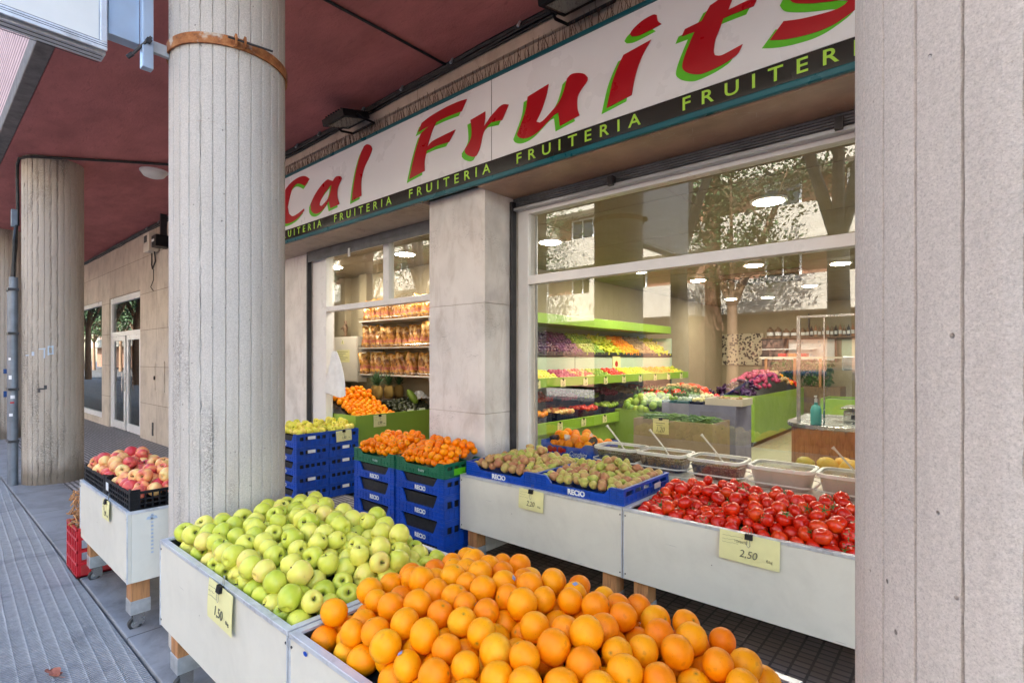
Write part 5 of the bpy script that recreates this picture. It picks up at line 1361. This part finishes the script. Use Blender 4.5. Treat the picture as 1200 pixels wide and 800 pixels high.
f = MB(); f.box(-.04,0,-.04,1.04,.06,-.001); f.box(-.04,0,.521,1.04,.06,.56); f.box(-.04,0,0,-.001,.06,.52); f.box(1.001,0,0,1.04,.06,.52); f.build('frame', 'brown_frame', t)
d_ = MB(); 
for i in range(12): x, z = rI.uniform(.05,.9), rI.uniform(.06,.44); d_.prism([(x,z),(x+rI.uniform(.03,.1),z+.01),(x+.03,z+rI.uniform(.02,.06))], lambda u,v: (u,.0185,v), lambda u,v: (u,.0195,v))
d_.build('drawing', 'blue_frame', t)
tag(MB().box(-2.2, 14.5, 1.5, -1.7, 14.59, 2.05).build('framed_poster', 'mint_panel'), 'pale green picture beside the white poster on the back wall', 'poster')

# inner ledge behind the window with tubs of olives and a crate of oranges
Lg = thing('window_ledge', 'white ledge just inside the large window carrying tubs of olives', 'ledge', (-2.83, YG+.065, IZ))
MB().box(0,0,.62,3.4,.62,.66).build('top', 'white_laminate', Lg); MB().box(.02,.02,0,3.38,.04,.619).build('front_panel', 'white_laminate', Lg)
t = thing('orange_crate', 'blue cardboard crate of wrapped oranges inside the window by the frame', 'crate', (-2.56, 3.86, IZ+.662))
w, d, h = .54, .40, .125
m = MB(); g = .08; out = [(-w/2,0),(w/2,0),(w/2,h),(w/2-g,h),(w/2-g-.04,h*.72),(-w/2+g+.04,h*.72),(-w/2+g,h),(-w/2,h)]
for y in (-d/2, d/2-.008): m.prism(out, lambda u,v,y=y: (u,y,v), lambda u,v,y=y: (u,y+.008,v))
m.box(-w/2,-d/2+.0085,0,-w/2+.008,d/2-.0085,h); m.box(w/2-.008,-d/2+.0085,0,w/2,d/2-.0085,h); m.box(-w/2+.009,-d/2+.009,0,w/2-.009,d/2-.009,.01); m.build('box_body', 'blue_plastic', t, bevel=.003)
o = link('lettering', T_CURLY, t, (.12, -d/2-.002, .035)); o.rotation_euler = (PI/2,0,0)
m = MB()
for k, (u, r) in enumerate(((-.17,.03),(-.12,.024),(-.06,.028),(-.02,.018))): m.cyl((u,-d/2-.002,.055),(u,-d/2-.0005,.055),r,n=14)
m.build('printed_fruit', 'sign_red', t)
a = (-2.81, -2.31, 3.68, 4.04); f_ = lambda x, y: IZ+.662+.06
n0 = len(COL.objects)
fill('orange', fm('orange', 'orange_skin', .041), *a, f_, 36, .041, 71, 'orange in the blue crate inside the window', 'orange', 'oranges in the blue crate inside the window', rz=.95, top=.12)
# wrappers round a few oranges
for k, (x, y) in enumerate(((-2.74,3.74),(-2.60,3.76),(-2.54,3.90),(-2.42,3.88),(-2.36,3.76))):
    m = MB(); m.lathe([(.0,-.036),(.03,-.03),(.044,-.008),(.046,.006)], 12, lob=(6,.06))
    o = m.build('tissue_wrapper', ['grape_skin','letter_white'][k % 2] if k % 2 else 'navy_plastic', smooth='all'); o.location = (x, y, .905+.012*(k % 2)); o.rotation_euler = (rI.uniform(-.8,.8), rI.uniform(-.8,.8), 0)
    tag(o, ['dark tissue wrapper on an orange at the left of the inside crate','white tissue wrapper on an orange near the crate middle','dark tissue wrapper behind the middle oranges','white tissue wrapper at the back right of the crate','dark tissue wrapper on the rightmost orange of the crate'][k], 'wrapper', 'tissue wrappers in the orange crate')
def rrect(w, d, r, n=4):
    out = []
    for cx, cy, a0 in ((w/2-r, d/2-r, 0), (-w/2+r, d/2-r, PI/2), (-w/2+r, -d/2+r, PI), (w/2-r, -d/2+r, 3*PI/2)):
        for i in range(n+1): a = a0+i/n*PI/2; out.append((cx+r*math.cos(a), cy+r*math.sin(a)))
    return out
def tub(x, y, fillmat, label, spoon=True, z=IZ+.662, w=.30, d=.26, h=.118, seed=0):
    t = thing('olive_tub', label, 'tub', (x, y, z), 0, 'clear tubs of olives behind the window')
    m = MB(); lo, hi = rrect(w*.86, d*.86, .05), rrect(w, d, .06); n = len(lo)
    m.add([(u,v,0) for u,v in lo]+[(u,v,h) for u,v in hi], [(i,(i+1)%n,n+(i+1)%n,n+i) for i in range(n)]+[tuple(range(n))[::-1]])
    m.build('container', 'tub_milky' if 'pickle' in fillmat else 'tub_plastic', t, smooth=True)
    m = MB(); o_ = rrect(w+.03, d+.03, .07); i_ = rrect(w-.01, d-.01, .055); k = len(o_)
    m.add([(u,v,h) for u,v in o_]+[(u,v,h) for u,v in i_]+[(u,v,h+.020) for u,v in o_]+[(u,v,h+.020) for u,v in i_],
          [(i,(i+1)%k,k+(i+1)%k,k+i) for i in range(k)]+[(2*k+i,3*k+i,3*k+(i+1)%k,2*k+(i+1)%k) for i in range(k)]+[(i,2*k+i,2*k+(i+1)%k,(i+1)%k) for i in range(k)])
    m.build('rim', 'tub_rim', t, smooth=True)
    m = MB(); o_ = rrect(w+.045, d+.045, .08)
    m.tube([(u,v,.035) for u,v in o_], .006, 5, True); m.build('handle_band', 'tub_rim', t, smooth=True)
    # contents: a mass of olives as one sheet of small balls
    m = MB(); r_ = random.Random(seed); r = .0115; hh = h*.80
    cl, ch = rrect(w*.86-.012, d*.86-.012, .045), rrect((w*.86+(w*.14)*.8)-.012, (d*.86+(d*.14)*.8)-.012, .05); nn_ = len(cl)
    mass = fillmat.replace('_skin', '_mass')
    q_ = MB().add([(u,v,.003) for u,v in cl]+[(u,v,hh-.004) for u,v in ch], [(i,(i+1)%nn_,nn_+(i+1)%nn_,nn_+i) for i in range(nn_)]+[tuple(range(nn_))[::-1], tuple(range(nn_,2*nn_))]); q_.build('brined_contents', mass, t, smooth=True)
    for i in range(int(w/.021)):
        for j in range(int(d/.021)):
            xx = -w/2+.03+i*.021; yy = -d/2+.03+j*.021
            if abs(xx) > w/2-.028 or abs(yy) > d/2-.028: continue
            m.lathe([(0,-r),(r*.8,-r*.5),(r,0),(r*.8,r*.5),(0,r)], 6, (xx+r_.uniform(-.003,.003), yy+r_.uniform(-.003,.003), hh+r_.uniform(-.006,.006)))
    for zz in ():
        s = .88+.12*zz/h
        for (sx, nn, ax) in ((w, int(w/.021), 0), (d, int(d/.021), 1)):
            for q in (-1, 1):
                for i in range(nn):
                    u = (-sx/2+.018+i*.021)*s*.93; v = q*((d if ax == 0 else w)/2*s-.013)
                    c = (u, v, zz) if ax == 0 else (v, u, zz)
                    m.lathe([(0,-r),(r*.9,-r*.3),(r*.9,r*.3),(0,r)], 5, (c[0], c[1], c[2]+r_.uniform(-.003,.003)))
    o = m.build('olives', fillmat, t, smooth='all'); o['kind'] = 'stuff'
    if spoon:
        m = MB(); m.tube([(.04,.0,h*.8),(-.02,-.01,h+.06),(-.10,-.03,h+.16),(-.115,-.03,h+.175)], [.006,.006,.007,.012], 6); m.build('spoon', 'pink_spoon', t, smooth=True)
    return t
ly = 3.76
tubs = [(-2.09,'black_olive_skin','clear tub of black olives with a white spoon, first right of the orange crate',True),(-1.715,'olive_skin','clear tub of brown olives with a white spoon, second from the orange crate',True),(-1.315,'olive_skin','clear tub of mixed olives with an upright white spoon, in the middle of the row',True),(-.90,'pickle_skin','cloudy tub of pale pickles, second from the right pillar',False),(-.50,'pickle_skin','cloudy tub of sliced pickles, nearest the right pillar',True)]
for k, (x, mt, lab, sp_) in enumerate(tubs): tub(x, ly, mt, lab, sp_, seed=k, w=.36)
t = thing('gourd_basket', 'shallow crate with yellow and green gourds behind the pickle tubs', 'basket', (-.72, 4.62, IZ))
MB().box(-.3,-.2,0,.3,.2,.60).build('support', 'counter_wood', t); MB().box(-.3,-.2,.601,.3,.2,.62).build('tray', 'enamel_cream', t)
for k,(x,y,s,mt) in enumerate(((-.93,4.55,1.0,'gourd_skin'),(-.79,4.60,1.1,'gourd_skin'),(-.62,4.55,1.25,'gourd_skin'),(-.70,4.72,1.0,'gourd_skin'),(-.5,4.66,1.0,'gourd_skin'))):
    g = MB().lathe([(0,-.05),(.05,-.045),(.068,-.01),(.06,.03),(.03,.052),(0,.045)], 20, lob=(8,.06)).mesh('gourd', mt, smooth='all')
    o = place('gourd', g, (x, y, IZ+.68), s, (rI.uniform(-.5,.5), rI.uniform(-.5,.5), 0), ['small gourd at the left end of the gourd crate','green-yellow gourd second in the gourd crate','large orange-yellow gourd in the gourd crate','gourd at the back of the gourd crate','gourd at the right end of the gourd crate'][k], 'gourd', 'gourds behind the pickle tubs')

# ------------------------------------------------------------------ side nook: lime counter with oranges, avocados, pineapples; snack shelves
t = thing('display_counter', 'lime green fruit counter inside the open side window', 'counter', (-7.3, 3.56, 0))
MB().box(1.68,0,.012,1.70,1.42,.90).build('side_panel', 'lime_panel', t, bevel=.003); MB().box(.0,0,.012,1.679,.02,.90).build('front_panel', 'lime_panel', t)
MB().box(0,.021,.80,1.679,1.42,.83).build('tray', 'black_liner', t)
price_tag(-5.593, 3.90, .89, .19, .15, '1,99', 'yellow price tag clipped to the lime counter below the small oranges', face='x')
a = (-6.5, -5.63, 3.60, 4.20)
f_ = lambda x, y: .84+min(.26, max(0, (-5.70-x)*.42))
mound(-6.5, -5.62, 3.58, 4.22, lambda x, y: f_(x, y)-.01, 'black_liner', 'dark padding under the small oranges on the lime counter')
fill('orange', fm('orange', 'orange_skin', .036), *a, f_, 125, .036, 81, 'small orange piled on the lime counter in the side window', 'orange', 'small oranges on the lime counter', top=.08)
f2 = lambda x, y: .84+min(.24, max(0, (-5.70-x)*.30))
mound(-6.3, -5.62, 4.23, 4.96, lambda x, y: f2(x, y)-.01, 'black_liner', 'dark padding under the avocados on the lime counter')
fill('avocado', fm('avocado', 'avocado_skin', .036), -6.15, -5.63, 4.26, 4.94, f2, 62, .036, 82, 'dark avocado on the lime counter in the side window', 'avocado', 'avocados on the lime counter', top=.06)
for k in range(3): tag(MB().box(-5.628, 4.36+k*.2, .875, -5.622, 4.46+k*.2, .925).build('price_card', 'letter_white'), f'small white price card in front of the avocados, number {k+1} from the left', 'price card', 'white cards in front of the avocados')
def pineapple(x, y, z, label, s=1.0):
    t = thing('pineapple', label, 'pineapple', (x, y, z), rI.uniform(0,6), 'pineapples behind the avocados'); t.scale = (s,)*3
    m = MB(); m.lathe([(0,0),(.045,.005),(.062,.04),(.066,.09),(.06,.14),(.04,.17),(0,.175)], 16); m.build('body', 'pine_skin', t, smooth='all')
    m = MB()
    for i in range(34):
        a = i*2.4; el = .25+1.2*(i/34); l = .17-.05*(i/34)*0+rI.uniform(-.02,.02)
        d = Vector((math.cos(a)*math.cos(el), math.sin(a)*math.cos(el), math.sin(el))); b = Vector((-math.sin(a), math.cos(a), 0))*.009
        p0 = Vector((0,0,.165+.03*i/34)); p1 = p0+d*l*.55; p2 = p0+d*l+Vector((0,0,-.02 if el < .8 else 0))
        m.add([p0-b, p0+b, p1+b*.9, p1-b*.9, p2], [(0,1,2,3),(3,2,4)])
    m.build('leaf_crown', 'leaf_pine', t, fix=False)
    return t
for k,(x,y) in enumerate(((-6.35,4.40),(-6.37,4.60),(-6.40,4.80),(-6.55,4.50))): pineapple(x, y, 1.02, ['pineapple nearest the small oranges','middle pineapple behind the avocados','right pineapple behind the avocados','pineapple at the back of the lime counter'][k], 1.1)
tag(MB().box(-7.2,4.24,.84,-6.3,4.96,1.015).build('display_block', 'bark_wood'), 'dark display block under the pineapples in the side nook', 'display block')
tag(MB().lathe([(0,-.13),(.04,-.1),(.055,-.02),(.045,.06),(.02,.11),(0,.12)],14).build('papaya','lime_panel',smooth='all'), 'green papaya standing beside the pineapples', 'papaya'); o = bpy.data.objects['papaya']; o.location = (-5.98,4.72,1.06); o.rotation_euler = (.1,-.6,.5)
# crumpled net bag of garlic
m = MB(); r_ = random.Random(4)
m.grid(18, 14, lambda u, v: (-6.0+(u-.5)*.3+r_.uniform(-.01,.01), 4.86+(v-.5)*.2, 1.03+.10*math.sin(PI*u)*math.sin(PI*v)+r_.uniform(-.014,.014)))
tag(m.build('garlic_bag', 'letter_white', fix=False), 'crumpled pinkish net bag of garlic beside the papaya', 'bag')
# hanging white plastic bag
m = MB(); r_ = random.Random(6)
def bagf(u, v):
    a = u*2*PI; w = .035+.125*v**.7; zz = 1.69-.53*v
    fold = 1+.28*math.sin(a*3+v*3)+.12*math.sin(a*7+1)
    return (-5.82+.05*v+w*fold*math.cos(a)*1.15, 3.40+.4*w*fold*math.sin(a), zz+.02*math.sin(a*2)*v)
m.grid(40, 16, bagf)
tag(m.build('plastic_bag', 'paper_white', smooth='all', fix=False), 'white plastic bag hanging from the side window jamb', 'bag')
# electric cabinet with figurine
t = thing('electric_cabinet', 'cream metal electric cabinet with warning triangle on the nook wall', 'cabinet', (-8.2, 4.72, 1.22))
MB().box(0,0,0,.82,.178,.74).build('case', 'enamel_cream', t, bevel=.006); MB().box(.015,-.012,.015,.805,-.001,.725).build('door', 'enamel_cream', t, bevel=.004)
MB().box(.06,-.02,.34,.09,-.0125,.37).build('lock', 'black_plastic', t); MB().box(.22,-.0145,.32,.62,-.0125,.52).build('yellow_note', 'tag_yellow', t)
l = MB()
for i in range(5): l.box(.25,-.0155,.49-i*.032,.25+.32-(i%3)*.07,-.0147,.496-i*.032)
l.build('handwriting', 'ink', t)
m = MB(); m.prism([(.36,.62),(.46,.62),(.41,.70)], lambda u,v: (u,-.0145,v), lambda u,v: (u,-.0125,v)); w_ = m.build('warning_triangle', 'tag_yellow', t)
m = MB(); m.prism([(.405,.63),(.42,.63),(.408,.655),(.422,.66),(.412,.685),(.40,.65),(.41,.65)], lambda u,v: (u,-.0155,v), lambda u,v: (u,-.0146,v)); m.build('bolt_symbol', 'ink', t)
m = MB(); m.lathe([(0,0),(.07,0),(.075,.012),(.03,.02),(.022,.06),(.04,.12),(.05,.16),(.03,.20),(.014,.215),(.026,.24),(.024,.265),(0,.28)], 14, (-7.86,4.80,1.962)); m.tube([(-7.83,4.79,2.13),(-7.77,4.77,2.17),(-7.8,4.76,2.22)], .012, 6); m.tube([(-7.89,4.79,2.13),(-7.94,4.77,2.10)], .012, 6)
tag(m.build('figurine', 'bark_wood', smooth=True), 'small dark figurine standing on the cream electric cabinet', 'figurine')
# snack shelves
for k, z in enumerate((1.36, 1.77, 2.18)):
    t = thing('wall_shelf', ['lowest wall shelf of snack bags','middle wall shelf of snack bags','top wall shelf of snack bags'][k], 'shelf', (-7.15, 4.60, z), 0, 'wire wall shelves of snack bags')
    MB().box(0,0,-.02,1.75,.415,0).build('board', 'enamel_cream', t, bevel=.003)
    for x in (.05, 1.65): MB().box(x,.02,-.06,x+.02,.4,-.021).build('bracket', 'galvanised', t)
    MB().tube([(0,-.01,.03),(1.75,-.01,.03)], .004, 5).build('rail', 'steel', t)
def bag_mesh():
    m = MB(); w, h, d = .17, .30, .055; r_ = random.Random(3)
    def f(s):
        def g(u, v):
            b = (max(0, 4*u*(1-u))**.5)*(max(0, 4*v*(1-v))**.45)
            return ((u-.5)*w*(1-.12*math.sin(PI*v)), s*d*b*(1+.25*math.sin(u*13+v*9)+.2*math.sin(v*17)), v*h+.01*math.sin(u*9))
        return g
    m.grid(10, 12, f(-1)); m.grid(10, 12, f(1)); return m.mesh('snack_bag', 'snack_bag', smooth='all')
BG = bag_mesh()
for k, z in enumerate((1.36, 1.77, 2.18)):
    for j in range(11):
        o = place('snack_bag', BG, (-7.05+j*.158+rI.uniform(-.03,.03), 4.72+rI.uniform(-.05,.03), z+.003), rI.uniform(.92,1.15), (rI.uniform(-.28,.10), rI.uniform(-.12,.12), PI/2*.45+rI.uniform(-.6,.6)), f'orange cellophane snack bag on the {["lowest","middle","top"][k]} wall shelf of the side nook', 'snack bag', f'snack bags on the {["lowest","middle","top"][k]} shelf')
# ------------------------------------------------------------------ street behind the camera (seen in the window reflections)
def apartment(name, x0, x1, y, floors, label, phase=0):
    t = thing(name, label, 'building', (0, 0, 0))
    H_ = floors*3.0+1.0
    MB().box(x0, y-12, 0, x1, y-1.2, H_).build('wall', 'opp_brick', t)
    for k in range(floors):
        z = 1.0+k*3.0
        if k > 0: MB().box(x0, y-1.2, z, x1, y, z+1.15).build('parapet', 'opp_cream', t)
        MB().box(x0, y-1.2, z+2.65, x1, y-.002, z+2.999).build('slab', 'opp_cream', t)
        for i in range(int((x1-x0)/3.2)):
            xx = x0+.6+i*3.2+phase
            if k == 0: continue
            if (i+k) % 3 == 0: MB().box(xx+1.9, y-1.199, z+1.15, xx+2.5, y-.3, z+2.649).build('pier', 'opp_cream', t)
    w = thing('x', 'x', 'x'); bpy.data.objects.remove(w)
    fmesh = MB(); fmesh.box(0,0,0,1.5,.08,.09); fmesh.box(0,0,1.61,1.5,.08,1.7); fmesh.box(0,0,.091,.09,.08,1.609); fmesh.box(1.41,0,.091,1.5,.08,1.609); fmesh.box(.72,0,.091,.78,.08,1.609)
    fm_ = fmesh.mesh('window', 'letter_white'); pm_ = MB().box(.09,.02,.09,1.41,.04,1.61).mesh('pane', 'car_glass')
    cnt = 0
    for k in range(1, floors):
        for i in range(int((x1-x0)/3.2)):
            if cnt >= 95: break
            o = link('window', fm_, t, (x0+.8+i*3.2+phase, y-1.19, 1.0+k*3.0+.85)); link('pane', pm_, o); cnt += 1
    return t
apartment('apartment_building', -34, -9.5, -17, 5, 'cream and brick apartment block across the street, behind the evergreen trees')
apartment('apartment_building', -8.5, 20, -17.5, 6, 'cream and brick apartment block opposite the shop window', .8)
apartment('apartment_building', -70, -35, -18, 5, 'cream apartment block farther up the street')
apartment('apartment_building', -130, -71, -17, 5, 'cream apartment block at the far end of the street')
def leafcard(m, p, s, r_):
    e = Euler((r_.uniform(-1,1), r_.uniform(-1,1), r_.uniform(0,6.3))).to_matrix(); q = s*r_.uniform(.6,1.3)
    m.add([p+e @ Vector((-q*.5,0,0)), p+e @ Vector((0,-q*.28,0)), p+e @ Vector((q*.5,0,0)), p+e @ Vector((0,q*.28,0))], [(0,1,2,3)])
def tree(x, y, h, cr, label, kind='evergreen_tree', seed=1, leaves=2600, tr=.2, bare=False, ls=.16):
    t = thing(kind, label, 'tree', (x, y, 0), 0, 'street trees seen in the reflections'); r_ = random.Random(seed)
    m = MB(); fork = h*.42
    m.tube([(0,0,-.2),(.03,.02,fork*.5),(0,0,fork)], [tr*1.15, tr, tr*.9], 10)
    tips = []
    for i in range(6 if not bare else 5):
        a = i*1.25+r_.uniform(-.3,.3); l = h*.55*r_.uniform(.75,1.1); sp = .32 if bare else .42
        p1 = Vector((math.cos(a)*l*sp*.5, math.sin(a)*l*sp*.5, fork+l*.45)); p2 = Vector((math.cos(a)*l*sp, math.sin(a)*l*sp, fork+l))
        m.tube([(0,0,fork-.1), p1, p2], [tr*.6, tr*.38, tr*.1], 7); tips += [p1, p2]
        for j in range(3):
            b = p1.lerp(p2, r_.random()); c = b+Vector((r_.uniform(-1,1), r_.uniform(-1,1), r_.uniform(.2,1)))*h*.12; m.tube([b, b.lerp(c,.5)+Vector((0,0,.1)), c], [tr*.16, tr*.1, tr*.03], 5); tips.append(c)
    m.build('trunk', 'trunk_pale' if bare else 'bark_wood', t, smooth=True)
    if leaves:
        c = MB()
        cl = [(p+Vector((r_.uniform(-1,1), r_.uniform(-1,1), r_.uniform(-.6,.6)))*cr*.35, cr*r_.uniform(.25,.5)) for p in tips for _ in range(2)]
        for i in range(leaves):
            p, q = cl[r_.randrange(len(cl))]; d = Vector((r_.gauss(0,1), r_.gauss(0,1), r_.gauss(0,1))); d.normalize()
            leafcard(c, p+d*q*(r_.random()**.45), ls, r_)
        c.build('crown', 'leaf_dark', t, fix=False)
    return t
tree(-4.2, -2.75, 8.5, 2.6, 'pale-trunked plane tree at the kerb, left of the pair', 'plane_tree', 1, 500, .17, True)
tree(-1.55, -2.8, 8.5, 2.6, 'pale-trunked plane tree at the kerb, right of the pair', 'plane_tree', 2, 500, .17, True)
tree(4.5, -2.8, 8.5, 2.6, 'pale-trunked plane tree at the kerb near the corner', 'plane_tree', 3, 400, .17, True)
tree(-12, -2.8, 8.5, 2.6, 'pale-trunked plane tree farther down the kerb', 'plane_tree', 4, 500, .17, True)
tree(-6.6, -13.2, 8.5, 2.4, 'bushy evergreen across the street, opposite the window', seed=5, leaves=8000)
tree(-24, -13.5, 10, 3.6, 'large evergreen across the street, far left', seed=6, leaves=6500)
tree(-17, -13.2, 9, 3.0, 'evergreen across the street, left of centre', seed=7, leaves=4500)
tree(3.5, -13.4, 9, 2.8, 'evergreen across the street, right of the window view', seed=8, leaves=3500)
tree(-31, -13.4, 10, 3.6, 'evergreen across the street, farthest left', seed=9, leaves=4500)
for i,(x,y_) in enumerate(((-42,-13.4),(-54,-13.2),(-66,-13.6),(-20,-2.8),(-28,-2.8),(-33,-2.9),(-38,-2.8),(-44,-2.9),(-51,-2.8))): tree(x, y_, 9.5, 3.4, ['evergreen opposite the far end of the arcade','evergreen near the far end of the street','last evergreen up the street','leafy kerb tree beyond the plane trees','leafy kerb tree third beyond the plane trees','leafy kerb tree fourth beyond the plane trees','leafy kerb tree opposite the glazed door','leafy kerb tree after the glazed door','leafy kerb tree farthest along the kerb'][i], seed=30+i, leaves=3500, ls=.26)
for i in range(7): tree(-72-i*8, -12.9, 10, 3.8, f'evergreen in the long row up the street, number {i+1} after the last apartment corner', seed=60+i, leaves=2500, ls=.4)
# parked blue car
def car(x, y):
    t = thing('parked_car', 'blue hatchback parked at the kerb opposite the shop window', 'car', (x, y, -.12))
    side = [(-2.05,.28),(-2.08,.62),(-1.95,.86),(-1.25,.98),(-.60,1.40),(-.1,1.48),(1.0,1.47),(1.65,1.08),(1.98,.92),(2.05,.55),(2.0,.26),(1.72,.22),(1.66,.45),(1.45,.60),(1.2,.60),(.99,.45),(.94,.22),(-.94,.2),(-1.0,.45),(-1.2,.6),(-1.45,.6),(-1.66,.45),(-1.72,.22)]
    b = MB(); n = len(side)
    secs = [(-.84,.93,.0),(-.80,1,0),(.80,1,0),(.84,.93,0)]
    vs = []
    for (yy, s, _) in secs:
        for u, v in side:
            tumble = max(0, v-.9)*.32; k = 1-tumble/.84 if yy else 1
            vs.append((u*(.99 if s < 1 else 1), yy*k, v if s == 1 else (.28+(v-.28)*.98)))
    fs = []
    for a in range(3):
        for i in range(n): fs.append((a*n+i, a*n+(i+1) % n, (a+1)*n+(i+1) % n, (a+1)*n+i))
    b.add(vs, fs)
    from mathutils.geometry import tessellate_polygon
    tri = tessellate_polygon([[Vector((p[0], p[1], 0)) for p in side]])
    b.f += [tuple(i for i in q) for q in tri]+[tuple(i+3*n for i in q) for q in tri]
    b.build('body', 'car_blue', t, smooth=True, bevel=.02)
    for s in (-1, 1):
        for k, pl in enumerate(([(-1.12,1.0),(-.58,1.34),(-.08,1.40),(-.08,1.0)], [(0,1.0),(0,1.40),(.9,1.39),(1.35,1.06),(1.3,1.0)])):
            yk = lambda v: s*(.843*(1-max(0, v-.9)*.32/.84)+.004)
            MB().prism(pl, lambda u,v: (u, yk(v), v), lambda u,v: (u, yk(v)+s*.004, v)).build('side_window', 'car_glass', t)
    MB().add([(-1.22,-.7,1.0),(-1.22,.7,1.0),(-.66,.62,1.40),(-.66,-.62,1.40)], [(0,1,2,3)]).build('windscreen', 'car_glass', t, fix=False)
    MB().add([(1.60,-.68,1.13),(1.60,.68,1.13),(1.10,.6,1.46),(1.10,-.6,1.46)], [(0,1,2,3)]).build('rear_window', 'car_glass', t, fix=False)
    wm = MB().cyl((0,-.1,0),(0,.1,0),.31,n=28).mesh('tyre', 'tyre', smooth=True); rm = MB().cyl((0,-.105,0),(0,.105,0),.2,n=14).mesh('rim', 'rim_metal')
    for wx in (-1.33, 1.33):
        for wy in (-.74, .74):
            w = bpy.data.objects.new('wheel', wm); COL.objects.link(w); w.parent = t; w.location = (wx, wy, .31); link('rim', rm, w)
    for wy in (-.6, .6):
        MB().box(-2.09, wy-.16, .68, -1.98, wy+.16, .8).build('headlight', 'clear_glass', t, bevel=.02)
        MB().box(2.0, wy-.14, .75, 2.06, wy+.14, .92).build('tail_light', 'sign_red', t, bevel=.02)
    for s in (-1, 1): MB().box(-.85, s*.84, .98, -.7, s*1.0, 1.1).build('wing_mirror', 'car_blue', t, bevel=.02)
    return t
car(-2.5, -4.75)

# ------------------------------------------------------------------ light, world, camera
EL, AZ = 42.0, 25.0      # sun behind the building: arcade in open shade, far side of the street sunlit
w = bpy.data.worlds.new('World'); scn.world = w; w.use_nodes = True; nt = w.node_tree
bg = nt.nodes['Background']; sky = nt.nodes.new('ShaderNodeTexSky'); sky.sky_type = 'NISHITA'; sky.sun_disc = False
sky.sun_elevation = math.radians(EL); sky.sun_rotation = math.radians(AZ); sky.air_density = 1.2; sky.dust_density = 1.5
nt.links.new(sky.outputs[0], bg.inputs[0]); bg.inputs[1].default_value = .15
sd = bpy.data.lights.new('sun', 'SUN'); sd.energy = 5.0; sd.angle = math.radians(.5); sd.color = (1, .97, .92)
so = bpy.data.objects.new('sun', sd); COL.objects.link(so)
# direction from scene towards the sun (sky azimuth measured clockwise from +y)
dirn = Vector((math.sin(math.radians(AZ))*math.cos(math.radians(EL)), math.cos(math.radians(AZ))*math.cos(math.radians(EL)), math.sin(math.radians(EL))))
so.rotation_euler = dirn.to_track_quat('Z', 'Y').to_euler()
cd = bpy.data.cameras.new('camera'); co = bpy.data.objects.new('camera', cd); COL.objects.link(co); scn.camera = co
f_px = 612.0; cd.sensor_width = 36; cd.lens = f_px/1200*36; cd.clip_start = .05; cd.clip_end = 2000
cd.shift_y = 20/1200
yaw = math.atan(530/612.)
co.location = (0, 0, 1.6); co.rotation_euler = (PI/2, 0, yaw)
vs_ = scn.view_settings; vs_.view_transform = 'Standard'; vs_.look = 'None'; vs_.gamma = 1; vs_.use_curve_mapping = False
vs_.exposure = 3.1
scn.cycles.max_bounces = 8; scn.cycles.diffuse_bounces = 5; scn.cycles.transparent_max_bounces = 16; scn.cycles.glossy_bounces = 3
scn.cycles.caustics_reflective = False; scn.cycles.caustics_refractive = False; scn.cycles.sample_clamp_indirect = 6
